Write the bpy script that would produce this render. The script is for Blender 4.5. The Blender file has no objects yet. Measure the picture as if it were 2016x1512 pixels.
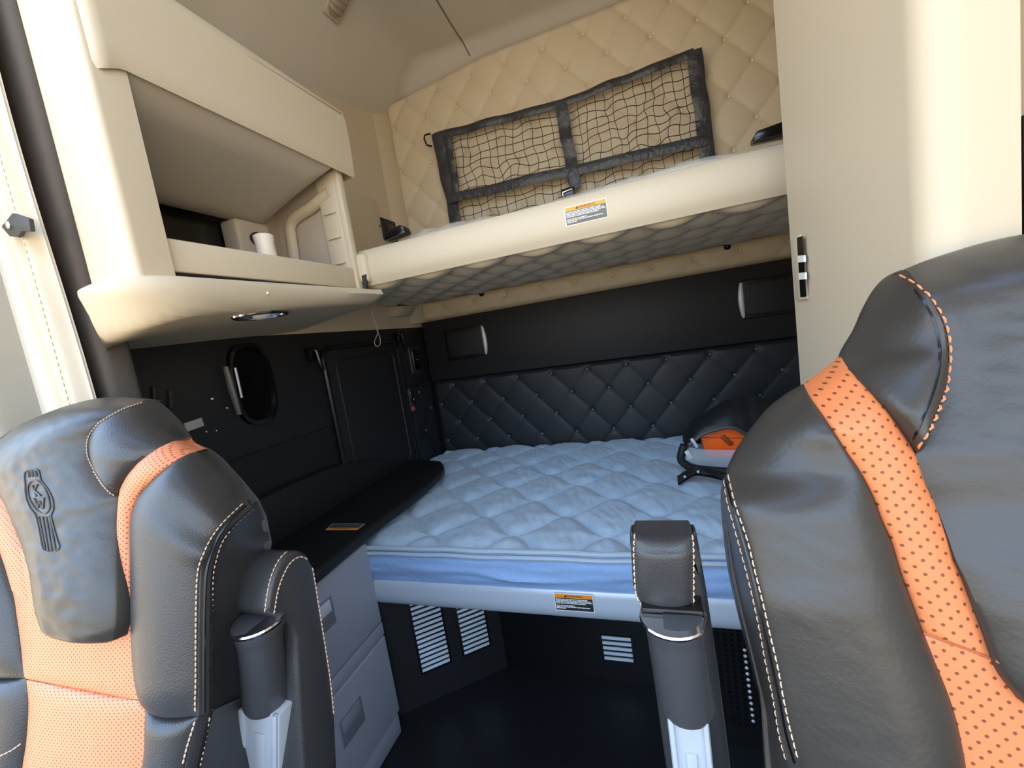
import bpy, bmesh, math, random
import numpy as np
from mathutils import Vector, Matrix, noise
from mathutils.bvhtree import BVHTree
random.seed(7)
V = Vector
PI = math.pi
# Everything is laid out in survey units relative to the camera's eye (x right, y to the rear, z up);
# mesh builders lift it by H (eye height over the floor) and scale by S into metres.
H, S = 1.042, 1.17
C = bpy.context.scene.collection
sc = bpy.context.scene

# ------------------------------------------------------------------ camera
YAW, PITCH, ROLL, FPX = -0.32951, -0.115247, -0.151911, 812.245
_f = V((math.sin(YAW)*math.cos(PITCH), math.cos(YAW)*math.cos(PITCH), math.sin(PITCH)))
_r = V((math.cos(YAW), -math.sin(YAW), 0)); _u = _r.cross(_f)
CR = _r*math.cos(ROLL)+_u*math.sin(ROLL); CU = -_r*math.sin(ROLL)+_u*math.cos(ROLL); CF = _f
cam = bpy.data.cameras.new('camera'); cam.sensor_width = 36; cam.lens = 36*FPX/2016
cam.clip_start = 0.01
camo = bpy.data.objects.new('camera', cam); C.objects.link(camo)
m3 = Matrix((CR, CU, -CF)).transposed()
camo.matrix_world = Matrix.Translation((0, 0, H*S)) @ m3.to_4x4()
sc.camera = camo

def ray(px, py):
    return (CR*(px-1008)+CU*(756-py)+CF*FPX)/FPX
def P(px, py, ax, v):                       # survey point: where a sight line meets the plane ax = v
    d = ray(px, py); i = 'XYZ'.index(ax)
    return d*(v/d[i])

# ------------------------------------------------------------------ materials
def lin(c):
    return tuple(((x/255)/12.92 if x/255 <= .04045 else ((x/255+.055)/1.055)**2.4) for x in c)+(1,)
class NT:
    def __init__(s, m):
        m.use_nodes = True; s.t = m.node_tree; s.n = s.t.nodes; s.l = s.t.links
        s.b = s.n['Principled BSDF']
    def add(s, ty, **k):
        x = s.n.new(ty)
        for a, v in k.items(): setattr(x, a, v)
        return x
    def math(s, op, a, b=None):
        x = s.add('ShaderNodeMath', operation=op)
        for i, v in enumerate((a, b)):
            if v is None: continue
            if hasattr(v, 'default_value') or hasattr(v, 'is_linked'): s.l.new(v, x.inputs[i])
            else: x.inputs[i].default_value = v
        return x.outputs[0]
def mat(name, c, rough=.5, metal=0., spec=.5, bump=None, mottle=0., sheen=0., coat=0., msc=9):
    m = bpy.data.materials.new(name); t = NT(m); b = t.b
    b.inputs['Base Color'].default_value = lin(c); b.inputs['Roughness'].default_value = rough
    b.inputs['Metallic'].default_value = metal; b.inputs['Specular IOR Level'].default_value = spec
    b.inputs['Sheen Weight'].default_value = sheen; b.inputs['Coat Weight'].default_value = coat
    tc = t.add('ShaderNodeTexCoord')
    if bump:
        kind, sca, st, dist = bump
        x = t.add('ShaderNodeTexVoronoi' if kind == 'v' else 'ShaderNodeTexNoise')
        x.inputs['Scale'].default_value = sca
        t.l.new(tc.outputs['Object'], x.inputs['Vector'])
        bp = t.add('ShaderNodeBump'); bp.inputs['Strength'].default_value = st; bp.inputs['Distance'].default_value = dist
        t.l.new(x.outputs['Distance' if kind == 'v' else 'Fac'], bp.inputs['Height']); t.l.new(bp.outputs[0], b.inputs['Normal'])
    if mottle:
        x = t.add('ShaderNodeTexNoise'); x.inputs['Scale'].default_value = msc; x.inputs['Detail'].default_value = 5
        t.l.new(tc.outputs['Object'], x.inputs['Vector'])
        h = t.add('ShaderNodeMixRGB', blend_type='MULTIPLY'); h.inputs['Color1'].default_value = lin(c)
        r = t.add('ShaderNodeMapRange'); r.inputs[3].default_value = 1-mottle; r.inputs[4].default_value = 1+mottle
        t.l.new(x.outputs['Fac'], r.inputs[0]); h.inputs['Fac'].default_value = 1
        t.l.new(r.outputs[0], h.inputs['Color2']); t.l.new(h.outputs[0], b.inputs['Base Color'])
    return m
def perforated(name, c, hole, pitch, rad):
    m = mat(name, c, .5); t = NT(m); b = t.b
    uv = t.add('ShaderNodeUVMap'); sp = t.add('ShaderNodeSeparateXYZ'); t.l.new(uv.outputs[0], sp.inputs[0])
    ds = []
    for off in (0., .5):
        q = []
        for k in (0, 1):
            a = t.math('MULTIPLY', sp.outputs[k], 1/pitch); a = t.math('ADD', a, off); a = t.math('FRACT', a); a = t.math('SUBTRACT', a, .5)
            q.append(t.math('MULTIPLY', a, a))
        ds.append(t.math('SQRT', t.math('ADD', q[0], q[1])))
    d = t.math('MINIMUM', ds[0], ds[1])
    r = t.add('ShaderNodeMapRange'); r.inputs[1].default_value = rad/pitch*.7; r.inputs[2].default_value = rad/pitch*1.25
    t.l.new(d, r.inputs[0])
    mx = t.add('ShaderNodeMixRGB'); mx.inputs['Color1'].default_value = lin(hole); mx.inputs['Color2'].default_value = lin(c)
    t.l.new(r.outputs[0], mx.inputs['Fac']); t.l.new(mx.outputs[0], b.inputs['Base Color'])
    bp = t.add('ShaderNodeBump'); bp.inputs['Strength'].default_value = .5; bp.inputs['Distance'].default_value = .0015
    t.l.new(r.outputs[0], bp.inputs['Height']); t.l.new(bp.outputs[0], b.inputs['Normal'])
    return m
def glass(name, c=(255, 255, 255), alpha=.25, rough=.05):
    m = mat(name, c, rough); m.node_tree.nodes['Principled BSDF'].inputs['Alpha'].default_value = alpha
    return m

BEIGE = mat('beige_vinyl', (206, 192, 166), .55, bump=('n', 500, .08, .001))
BEIGE_P = mat('beige_plastic', (204, 190, 164), .5, bump=('n', 700, .05, .001))
BEIGE_D = mat('taupe_plastic', (190, 176, 158), .55)
CEIL = mat('grey_headliner', (206, 200, 188), .85, bump=('n', 900, .1, .001))
BLACK_P = mat('black_plastic', (26, 26, 27), .55, bump=('n', 800, .12, .001))
BLACK_V = mat('black_vinyl', (30, 34, 39), .55, bump=('n', 600, .08, .001))
BLACK_S = mat('satin_black', (15, 15, 16), .35)
GLOSSY = mat('gloss_black', (8, 8, 9), .2)
PANEL_G = mat('charcoal_panel', (27, 27, 29), .6, bump=('n', 700, .1, .001))
CARPET = mat('charcoal_carpet', (92, 84, 77), .95, bump=('n', 900, .5, .003), mottle=.15)
FLOOR = mat('black_rubber_floor', (25, 26, 28), .36, bump=('n', 300, .06, .001), mottle=.1)
LEATHER = mat('black_leather', (52, 52, 53), .38, bump=('v', 480, .2, .0012))
LEATHER2 = mat('soft_black_leather', (53, 50, 46), .38, bump=('n', 210, .12, .002))
ORANGE1 = perforated('orange_perforated_leather', (220, 136, 94), (128, 66, 36), .0048*S, .00060*S)
ORANGE2 = perforated('orange_perforated_leather_large', (214, 122, 72), (120, 60, 32), .0080*S, .00090*S)
THREAD = mat('tan_thread', (206, 178, 152), .7)
THREAD_B = mat('grey_thread', (168, 156, 138), .7)
FELT = mat('grey_felt_edge', (92, 94, 98), .95, bump=('n', 900, .8, .004))
SILVER = mat('silver_plastic', (205, 208, 212), .38, .15)
DRAWER = mat('grey_plastic', (152, 156, 166), .5)
POCKET_SHADE = mat('handle_pocket_shade', (112, 116, 126), .45)  # darker grey paints the shade of the handle pocket; no recess is cut
DRAWER_P = mat('grey_finger_plate', (136, 140, 150), .45)
RAIL = mat('silver_rail', (188, 196, 206), .36, .2)
CHROME = mat('chrome', (225, 225, 225), .15, 1.)
TICK = mat('quilted_ticking', (168, 188, 204), .7, bump=('n', 120, .25, .003), mottle=.22, sheen=.3, msc=26)
TICK_S = mat('blue_mattress_border', (138, 168, 208), .7, bump=('n', 60, .4, .006), mottle=.08)
TAPE = mat('mattress_binding', (165, 180, 192), .6)
WHITE = mat('white_print', (238, 238, 232), .5)
WARN = mat('warning_orange', (240, 140, 30), .5)
WARN_Y = mat('warning_amber', (238, 166, 50), .5)
PRINT = mat('label_black', (38, 40, 42), .5)
PRINT_G = mat('label_grey', (112, 108, 102), .5)
DARKTXT = mat('label_dark_text', (70, 38, 12), .5)
WEB = mat('black_webbing', (50, 50, 53), .4, bump=('n', 45, .7, .006), mottle=.6, msc=30)
CORD = mat('black_cord', (18, 18, 19), .7)
SLAT = mat('pale_vent_slats', (226, 233, 240), .5)
WRAP = glass('clear_plastic_wrap', (250, 248, 242), .35, .08)
VINYLW = glass('clear_vinyl_window', (215, 222, 230), .45, .12)
LENS = glass('clear_ribbed_lens', (165, 152, 132), .8, .08)
BAGM = mat('black_nylon', (26, 28, 31), .5, bump=('n', 90, .3, .004))
ORANGE_H = mat('bright_orange_plastic', (255, 104, 18), .45)
BROWN_H = mat('brown_slot', (150, 62, 8), .5)
RED = mat('red_label', (206, 74, 70), .5)
CURTAIN = mat('cream_curtain', (222, 212, 192), .7, bump=('n', 500, .1, .001))
CURTAIN2 = mat('pale_grey_curtain', (226, 222, 210), .75)
GREYW = mat('grey_wire', (110, 100, 88), .5)
GREYT = mat('grey_label_plate', (190, 184, 178), .5)
KNIT = mat('taupe_panel', (188, 178, 162), .6)

# ------------------------------------------------------------------ builders
class MB:
    def __init__(s): s.v = []; s.f = []; s.uv = {}; s.flat = False
    def add(s, vs, fs, uvs=None):
        o = len(s.v); s.v += [V(p) for p in vs]
        for f in fs:
            s.f.append(tuple(i+o for i in f))
        if uvs:
            for i, q in enumerate(uvs): s.uv[o+i] = q
        return s
    def bm(s, b):
        b.verts.index_update()
        s.add([v.co.copy() for v in b.verts], [[v.index for v in f.verts] for f in b.faces]); b.free(); return s
    def obox(s, c, ax, ay, az, bev=0, seg=2):           # centre and three half-axes
        b = bmesh.new(); bmesh.ops.create_cube(b, size=2)
        lx, ly, lz = V(ax).length, V(ay).length, V(az).length
        for v in b.verts: v.co = V((v.co.x*lx, v.co.y*ly, v.co.z*lz))
        if bev: bmesh.ops.bevel(b, geom=b.edges[:], offset=min(bev, .98*min(lx, ly, lz)), segments=seg, affect='EDGES', profile=.5)
        X, Y, Z = V(ax)/lx, V(ay)/ly, V(az)/lz
        for v in b.verts: v.co = V(c)+X*v.co.x+Y*v.co.y+Z*v.co.z
        return s.bm(b)
    def box(s, x0, x1, y0, y1, z0, z1, bev=0, seg=2):
        return s.obox(((x0+x1)/2, (y0+y1)/2, (z0+z1)/2), ((x1-x0)/2, 0, 0), (0, (y1-y0)/2, 0), (0, 0, (z1-z0)/2), bev, seg)
    def prism(s, poly, ext, bev=0, seg=2):
        b = bmesh.new(); poly = [V(p) for p in poly]
        vs = [b.verts.new(p) for p in poly]; f = b.faces.new(vs)
        r = bmesh.ops.extrude_face_region(b, geom=[f])
        for e in r['geom']:
            if isinstance(e, bmesh.types.BMVert): e.co += V(ext)
        bmesh.ops.recalc_face_normals(b, faces=b.faces[:])
        if bev:
            es = [e for e in b.edges if len(e.link_faces) == 2 and e.calc_face_angle(0) > .6]
            bmesh.ops.bevel(b, geom=es, offset=bev, segments=seg, affect='EDGES', profile=.5)
        return s.bm(b)
    def tube(s, pts, r, n=8, closed=False):
        pts = [V(p) for p in pts]; m = len(pts); rs = r if isinstance(r, (list, tuple)) else [r]*m
        o = len(s.v); up = None; vs = []
        for i, p in enumerate(pts):
            a = pts[(i-1) % m] if closed or i else p; b = pts[(i+1) % m] if closed or i < m-1 else p
            t = (b-a).normalized()
            if up is None: up = t.orthogonal().normalized()
            up = (up-t*up.dot(t)); up = up.normalized() if up.length > 1e-9 else t.orthogonal().normalized()
            w = t.cross(up)
            vs += [p+(up*math.cos(2*PI*k/n)+w*math.sin(2*PI*k/n))*rs[i] for k in range(n)]
        fs = []
        for i in range(m if closed else m-1):
            j = (i+1) % m
            fs += [(i*n+k, i*n+(k+1) % n, j*n+(k+1) % n, j*n+k) for k in range(n)]
        if not closed: fs += [tuple(range(n-1, -1, -1)), tuple(range((m-1)*n, m*n))]
        return s.add(vs, fs)
    def grid(s, fn, nu, nv, uv=None, flip=False):
        vs, us = [], []
        for j in range(nv+1):
            for i in range(nu+1):
                vs.append(fn(i/nu, j/nv))
                if uv: us.append(uv(i/nu, j/nv))
        w = nu+1; fs = []
        for j in range(nv):
            for i in range(nu):
                q = (j*w+i, j*w+i+1, (j+1)*w+i+1, (j+1)*w+i); fs.append(q[::-1] if flip else q)
        return s.add(vs, fs, us or None)
    def lathe(s, c, ax, prof, n=24):                     # prof: (radius, height along ax)
        ax = V(ax).normalized(); a = ax.orthogonal().normalized(); b = ax.cross(a); vs, fs = [], []
        for r, h in prof:
            vs += [V(c)+ax*h+(a*math.cos(2*PI*k/n)+b*math.sin(2*PI*k/n))*r for k in range(n)]
        for i in range(len(prof)-1):
            fs += [(i*n+k, i*n+(k+1) % n, (i+1)*n+(k+1) % n, (i+1)*n+k) for k in range(n)]
        fs += [tuple(range(n-1, -1, -1)), tuple(range((len(prof)-1)*n, len(prof)*n))]
        return s.add(vs, fs)
    def sphere(s, c, r, sq=(1, 1, 1), n=10):
        b = bmesh.new(); bmesh.ops.create_uvsphere(b, u_segments=n, v_segments=max(5, n//2), radius=r)
        for v in b.verts: v.co = V((v.co.x*sq[0], v.co.y*sq[1], v.co.z*sq[2]))+V(c)
        return s.bm(b)
    def build(s, name, m, parent=None, sharp=38, label=None, kind=None, fix=True):
        me = bpy.data.meshes.new(name)
        pts = [(p+V((0, 0, H)))*S for p in s.v]
        if parent: org = V(parent['_o']) if '_o' in parent else V((0, 0, 0))
        else:
            lo = [min(p[i] for p in pts) for i in range(3)]; hi = [max(p[i] for p in pts) for i in range(3)]
            org = V(((lo[0]+hi[0])/2, (lo[1]+hi[1])/2, lo[2]))
        me.from_pydata([p-org for p in pts], [], s.f); 
        if s.uv:
            l = me.uv_layers.new(name='UVMap')
            for lp in me.loops: l.data[lp.index].uv = s.uv.get(lp.vertex_index, (0, 0))
        if fix:
            b = bmesh.new(); b.from_mesh(me); bmesh.ops.recalc_face_normals(b, faces=b.faces[:]); b.to_mesh(me); b.free()
        for p in me.polygons: p.use_smooth = True
        me.set_sharp_from_angle(angle=math.radians(sharp))
        me.materials.append(m); o = bpy.data.objects.new(name, me); C.objects.link(o)
        if parent: o.parent = parent
        else: o.location = org
        o['_o'] = org
        if label: o['label'] = label
        if kind: o['kind'] = kind
        return o
    def bvh(s): return BVHTree.FromPolygons(s.v, s.f)
def tag(o, label, cat, group=None):
    o['label'] = label; o['category'] = cat
    if group: o['group'] = group
    return o
def thing(name, label, cat, loc, group=None):
    o = bpy.data.objects.new(name, None); C.objects.link(o); o.empty_display_size = .05
    o.location = (V(loc)+V((0, 0, H)))*S; o['_o'] = o.location.copy()
    return tag(o, label, cat, group)
def struct(name, mb, m, parent=None, sharp=38, label=None):
    o = mb.build(name, m, parent, sharp); 
    if not parent: o['kind'] = 'structure'
    if label: o['label'] = label
    return o
def spl(pts, n, cyc=False):                               # Catmull-Rom, resampled evenly by arc length
    pts = [V((p[0], p[1], p[2] if len(p) > 2 else 0.)) for p in pts]
    if len(pts) == 1: return pts*n
    out = []; m = len(pts)
    for i in range(m-1 if not cyc else m):
        g = (lambda k: pts[k % m]) if cyc else (lambda k: pts[max(0, min(m-1, k))])
        a, b, c, d = g(i-1), g(i), g(i+1), g(i+2)
        for k in range(12):
            t = k/12
            out.append(.5*((2*b)+(c-a)*t+(2*a-5*b+4*c-d)*t*t+(3*b-a-3*c+d)*t**3))
    out.append(pts[0] if cyc else pts[-1])
    L = [0.]
    for i in range(1, len(out)): L.append(L[-1]+(out[i].xy-out[i-1].xy).length+1e-9)
    res = []; j = 0
    for k in range(n):
        s = L[-1]*k/(n-1)
        while j < len(L)-2 and L[j+1] < s: j += 1
        res.append(out[j].lerp(out[j+1], (s-L[j])/(L[j+1]-L[j])))
    return res
def textmesh(body, size):
    cu = bpy.data.curves.new('txt', 'FONT'); cu.body = body; cu.size = size; cu.align_x = 'CENTER'; cu.align_y = 'CENTER'
    o = bpy.data.objects.new('txt', cu); C.objects.link(o); dg = bpy.context.evaluated_depsgraph_get()
    me = bpy.data.meshes.new_from_object(o.evaluated_get(dg)); vs = [v.co.copy() for v in me.vertices]; fs = [tuple(p.vertices) for p in me.polygons]
    bpy.data.objects.remove(o); bpy.data.meshes.remove(me)
    return vs, fs
def decal(parent, o, X, Y, w, h, band, dark, lines, lab, curve=None):
    """a warning sticker: white card, coloured band with WARNING, dark field with rows of small print"""
    X = V(X).normalized(); Y = V(Y).normalized(); N = X.cross(Y)
    f = curve or (lambda u, v: V(o)+X*(u*w)+Y*(v*h))
    def quad(m, u0, v0, u1, v1, k, nv=6):
        m.grid(lambda a, b: f(u0+(u1-u0)*a, v0+(v1-v0)*b)+N*k, 2, nv)
    a = MB(); quad(a, 0, 0, 1, 1, .0008); card = a.build('warning_label', WHITE, parent, label=lab, fix=False)
    a = MB(); quad(a, .02, .76, .98, .96, .0013); a.build('header_band', band, card, fix=False)
    a = MB(); quad(a, .02, .05, .98, .75, .0013); a.build('print_field', dark, card, fix=False)
    a = MB(); rnd = random.Random(3)
    for (v, u1) in lines:
        u = .04
        while u < u1:
            l = min(rnd.uniform(.04, .12), u1-u+.01); quad(a, u, v, u+l, v+.042, .0018, 1); u += l+.012
    a.build('small_print', WHITE, card, fix=False)
    vs, fs = textmesh('WARNING', h*.19); a = MB()
    a.add([f(.53+p.x/w, .855+p.y/h)+N*.0018 for p in vs], fs)
    c = (.30, .855); r = h*.085
    a.add([f(c[0]+math.cos(t)*r/w, c[1]+math.sin(t)*r/h-.01)+N*.0018 for t in (PI/2, PI*7/6, PI*11/6)], [(0, 1, 2)])
    a.build('lettering', DARKTXT, card, fix=False)
    return card
LINES = [(.66, .86), (.585, .92), (.51, .95), (.435, .80), (.30, .5), (.225, .9), (.15, .28)]

# ------------------------------------------------------------------ shell of the sleeper
XL, XR, YB, ZF, ZC = -1.008, .66, 1.75, -H, 1.185
XM = (XL+XR)/2
def ceil_z(x, y):
    ze = 1.04+.22*(max(y, 1.0)-YB)
    t = max(0, min(1, (x-XL)/.26)); z = ze+(ZC-ze)*math.sin(t*PI/2)**1.1
    t = max(0, min(1, (YB-y)/.16)); zr = 1.098+.05*min(1, (x-XL)/.5)
    z = min(z, zr+(ZC+.02-zr)*math.sin(t*PI/2))
    return z
m = MB().box(XL-.03, XR+.06, -1.15, YB+.05, ZF-.05, ZF); struct('floor', m, FLOOR)
m = MB().box(XL-.05, XR+.08, YB+.03, YB+.08, ZF, 1.4); wb0 = struct('wall_back', m, KNIT); MB().box(XL-.02, XR, YB+.024, YB+.034, ZF, .12).build('lower_lining', BLACK_P, wb0, label='black lower lining')
m = MB(); m.box(XL-.05, XL, .36, YB+.03, .1, 1.3); wl = struct('wall_left', m, BEIGE_P)
m = MB(); m.box(XL-.05, XL, .36, YB+.03, ZF, .104); m.box(XL, XL+.006, .5, 1.56, -.2, .104, .003); m.build('lower_lining', BLACK_P, wl, label='black lower lining')
MB().box(XL-.004, XL+.006, 1.10, 1.572, .30, .640, .004).build('raised_panel', BEIGE_P, wl)
m = MB().box(XR, XR+.05, -.2, YB+.03, ZF, 1.4); struct('wall_right', m, BEIGE_P)
m = MB(); NX, NY = 60, 90
ceil_fn = lambda u, v: V((XL-.01+(XR-XL+.02)*u, -.05+(YB+.035+.05)*v, ceil_z(XL+(XR-XL)*u, -.05+(YB+.05)*v)))
m.grid(ceil_fn, NX, NY); m.grid(lambda u, v: ceil_fn(u, v)+V((0, 0, .05)), NX, NY)
ceil_bvh = m.bvh(); cl = struct('ceiling', m, CEIL)
pts = []
for px, py in ((845, -25), (860, 0), (890, 50), (912, 84), (925, 110)):
    h = ceil_bvh.ray_cast(V((0, 0, 0)), ray(px, py)); 
    if h[0]: pts.append(h[0]+V((0, 0, -.0005)))
if len(pts) > 1: MB().tube([V(p) for p in spl([tuple(p) for p in pts], 24)], .003, 6).build('seam', mat('headliner_seam', (120, 112, 98), .8), cl)  # darker line along the ceiling seam
# bevelled strip where left wall meets back wall
m = MB().prism([(XL, 1.66, .12), (XL+.028, YB+.02, .12), (XL-.01, YB+.02, .12)], (0, 0, 1.02), .004); struct('trim_1', m, BEIGE)
# cab body in front of the sleeper (behind the camera): unseen dash set low, low cab roof; windshield, added skylight gap and doors left open to let light in
m = MB(); m.box(XL-.05, XR+.05, -1.15, -1.05, ZF, -.5); m.box(XL-.05, XR+.05, -1.06, -.8, -.75, -.52, .04); struct('wall_front', m, BLACK_P)
m = MB().box(XL-.05, XR+.05, -.85, -.05, .64, .68, .01); struct('trim_3', m, CEIL, label='low cab roof ahead of the raised sleeper roof')

# ------------------------------------------------------------------ tufted upholstery
def tuftf(a, b, e=.32):
    return (abs(math.sin(PI*a))*abs(math.sin(PI*b)))**e
def dimple(a, b, w=.09):
    da = a-round(a); db = b-round(b)
    return math.exp(-(da*da+db*db)/(w*w))
def tufted(name, label, M_, MBT, x0, x1, z0, z1f, ax, az, px_, pz, amp, nx, nz, ymid, e=.32):
    def ab(x, z): return (x-ax)/px_+(z-az)/pz, (x-ax)/px_-(z-az)/pz
    def fn(u, v):
        x = x0+(x1-x0)*u; z1 = z1f(x); z = z0+(z1-z0)*v
        a, b = ab(x, z)
        ed = min(1, min(u*(x1-x0), (1-u)*(x1-x0), v*(z1-z0), (1-v)*(z1-z0))/.02)
        h = (amp*tuftf(a, b, e)-amp*.9*dimple(a, b))*ed**.5
        return V((x, ymid+.006-h+.015*(1-ed**.5), z))
    root = MB().grid(fn, nx, nz).build(name, M_); tag(root, label, 'panel')
    bm_ = MB().sphere((0, 0, 0), .0066, (1, .6, 1), 10); me = None
    n = 0
    for j in range(-40, 41):
        for i in range(-40, 41):
            x = ax+px_*i/2; z = az+pz*j/2
            if (i+j) % 2 or not (x0+.012 < x < x1-.01 and z0+.01 < z < z1f(x)-.012): continue
            if me is None:
                b = MB(); b.sphere((0, 0, 0), .0068, (1, .6, 1), 10)
                o = b.build('button', MBT, root); o.location = (0, 0, 0); me = o.data
                c0 = V((0, 0, H))*S-V(root['_o'])            # mesh is centred on survey origin
                for vv in me.vertices: vv.co -= c0
            else:
                o = bpy.data.objects.new('button', me); C.objects.link(o); o.parent = root
            o.location = (V((x, ymid+.0045+amp*.5, z))+V((0, 0, H)))*S-V(root['_o'])
            n += 1
    return root
BTN_B = mat('beige_button', (214, 200, 178), .35); BTN_K = mat('black_button', (84, 87, 92), .35)
tufted('upholstery_panel', 'beige button-tufted upholstery on the back wall above the upper bunk', BEIGE, BTN_B,
       XL+.012, XR, .215, lambda x: 1.094+.05*min(1, (x-XL)/.5), .048, 1.083,   .1577, .1838, .013, 250, 150, YB)
tufted('upholstery_panel', 'narrow beige button-tufted strip below the upper bunk, above the black panel', BEIGE, BTN_B,
       XL+.012, XR, .1245, lambda x: .214, .047, .183, .155, .17, .010, 220, 16, YB)
tufted('upholstery_panel', 'black button-tufted upholstery on the back wall behind the mattress', BLACK_V, BTN_K,
       XL+.004, XR, -.56, lambda x: -.160, .062, -.187, .1590, .1786, .0065, 300, 80, YB)
m = MB().box(XL+.012, XR, YB-.012, YB+.03, -.158, .1225, .008); tag(m.build('wall_panel', PANEL_G), 'smooth charcoal panel between the beige and black tufting', 'panel')
# small tufted piece on the left wall beside the hatch
def fnl(u, v):
    y = 1.535+.205*u; z = -.56+.405*v
    a = (y-1.62)/.159+(z+.187)/.1786; b = (y-1.62)/.159-(z+.187)/.1786
    ed = min(1, min(u, 1-u)*.205/.02, min(v, 1-v)*.405/.02)
    return V((XL+.006+(.006*tuftf(a, b)-.005*dimple(a, b))*ed, y, z))
m = MB().grid(fnl, 30, 56); sp = m.build('upholstery_panel', BLACK_V); tag(sp, 'small black tufted corner piece on the left wall beside the hatch', 'panel')
for y, z in ((1.62, -.187), (1.6995, -.276), (1.62, -.366)):
    MB().sphere((XL+.010, y, z), .0068, (.6, 1, 1)).build('button', BTN_K, sp)
m = MB().box(XL, XL+.008, 1.535, 1.742, -.152, .1, .004); tag(m.build('wall_panel', PANEL_G), 'small charcoal corner panel holding the upper black switch', 'panel')

# reading lights in the charcoal panel
for s, (cx, lab) in ((1, (-.79, 'recessed reading light with chrome crescent, left end of charcoal panel')), (-1, (.44, 'recessed reading light with chrome crescent, beside the tall cabinet'))):
    t = thing('reading_light', lab, 'light', (cx, YB-.014, -.07), 'reading lights on the back wall')
    MB().box(cx-.098, cx+.098, YB-.016, YB-.004, -.072, .072, .03, 4).build('housing', BLACK_S, t)
    MB().box(cx-.085+s*.002, cx+.078+s*.002, YB-.0185, YB-.008, -.058, .058, .025, 4).build('lens_cover', PANEL_G, t)
    pts = [V((cx+s*(.098+.004*math.cos(k/10*PI-PI/2)), YB-.018, -.064+.128*k/10)) for k in range(11)]
    MB().tube(pts, [.004+.006*math.sin(PI*k/10)**.6 for k in range(11)], 8).build('crescent', SILVER, t, label='chrome crescent edge')

# ------------------------------------------------------------------ upper bunk
def bunk_prof(k):                                          # front section, k 0..1: top rear to seam
    pts = [(1.085, .300), (1.05, .304), (1.022, .297), (1.005, .275), (1.0, .245), (1.003, .22), (1.014, .198)]
    q = spl([(a, b) for a, b in pts], 31); return q[int(round(k*30))]
ub = thing('upper_bunk', 'beige padded upper bunk folded down across the back wall', 'bunk', (XM, 1.3, .19))
X0, X1 = XL+.012, XR-.01
m = MB().grid(lambda u, v: V((X0+(X1-X0)*u, bunk_prof(v).x, bunk_prof(v).y)), 60, 30)
m.box(X0, X1, 1.02, 1.64, .215, .296); m.build('padded_edge', BEIGE, ub)
def under(u, v):
    x = X0+(X1-X0)*u; y = 1.014+(1.65-1.014)*v
    a = x/.155+y/.15; b = x/.155-y/.15
    ed = min(1, min(v*.636, (1-v)*.636, u*1.6, (1-u)*1.6)/.02)
    r = .022*max(0, (y-1.58)/.07)**2
    return V((x, y, .206-(.020*tuftf(a, b, .5))*ed+r))
m = MB().grid(under, 240, 90); m.build('quilted_underside', BEIGE, ub, label='quilted beige underside')
MB().box(-.80, -.702, .985, 1.05, .205, .285, .014, 3).build('end_cap', BEIGE_P, ub, label='moulded plastic end cap')
MB().prism([P(712, 543, 'Y', .985), P(720, 540, 'Y', .985), P(721, 572, 'Y', .985), P(716, 572, 'Y', .985)], (0, .01, 0)).build('strap', WEB, ub, label='short black strap')
for px, py in ((948, 578), (1432, 485)):
    p = P(px, py, 'Y', 1.62); MB().sphere(p, .012, n=10).build('stop_knob', GLOSSY, ub, label='black rubber stop')
def latch(px0, py0, px1, py1, y, hgt):
    a = P(px0, py0, 'Y', y); b = P(px1, py1, 'Y', y); d = (b-a); c = (a+b)/2; L = d.length; d.normalize()
    up = V((0, 0, 1)); up = (up-d*up.dot(d)).normalized(); w = d.cross(up)
    k = MB().prism([a, b, b+up*hgt*.8-d*L*.06, b+up*hgt-d*L*.2, a+up*hgt*.75+d*L*.1, a+up*hgt*.4], w*.035, .003).build('latch', GLOSSY, ub, label='black release latch')
    return a, b, up, w, k
a, b, up, w, k = latch(772, 478, 812, 462, 1.045, .025)
MB().obox(a.lerp(b, .22)+up*.008-V((0, .006, 0)), (b-a)*.14, up*.0035, V((0, .004, 0)), .001).build('chrome_tongue', CHROME, k)
a, b, up, w, k = latch(1477, 290, 1546, 274, 1.045, .024)
MB().obox(a.lerp(b, .68)+up*.010-V((0, .006, 0)), (b-a)*.18, up*.0025, V((0, .004, 0)), .001).build('chrome_tongue', CHROME, k)
# label on the padded edge
a = P(1115, 447, 'Y', 1.0); b = P(1198, 428, 'Y', 1.0); zz = a.z; zt = P(1114, 408, 'Y', 1.0).z
def lab_curve(u, v):
    z = zz+(zt-zz)*v
    q = min((bunk_prof(k/60) for k in range(15, 61)), key=lambda q: abs(q.y-z))
    qs = [bunk_prof(k/30) for k in range(31)]
    for i in range(30):
        if qs[i].y >= z >= qs[i+1].y and i > 3:
            t = (qs[i].y-z)/max(1e-9, qs[i].y-qs[i+1].y); yy = qs[i].x+(qs[i+1].x-qs[i].x)*t; break
    else: yy = q.x
    return V((a.x+(b.x-a.x)*u, yy, z))
decal(ub, a, (1, 0, 0), (0, 0, 1), b.x-a.x, zt-zz, WARN_Y, PRINT_G, LINES, 'white warning label with amber header', lab_curve)
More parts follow.
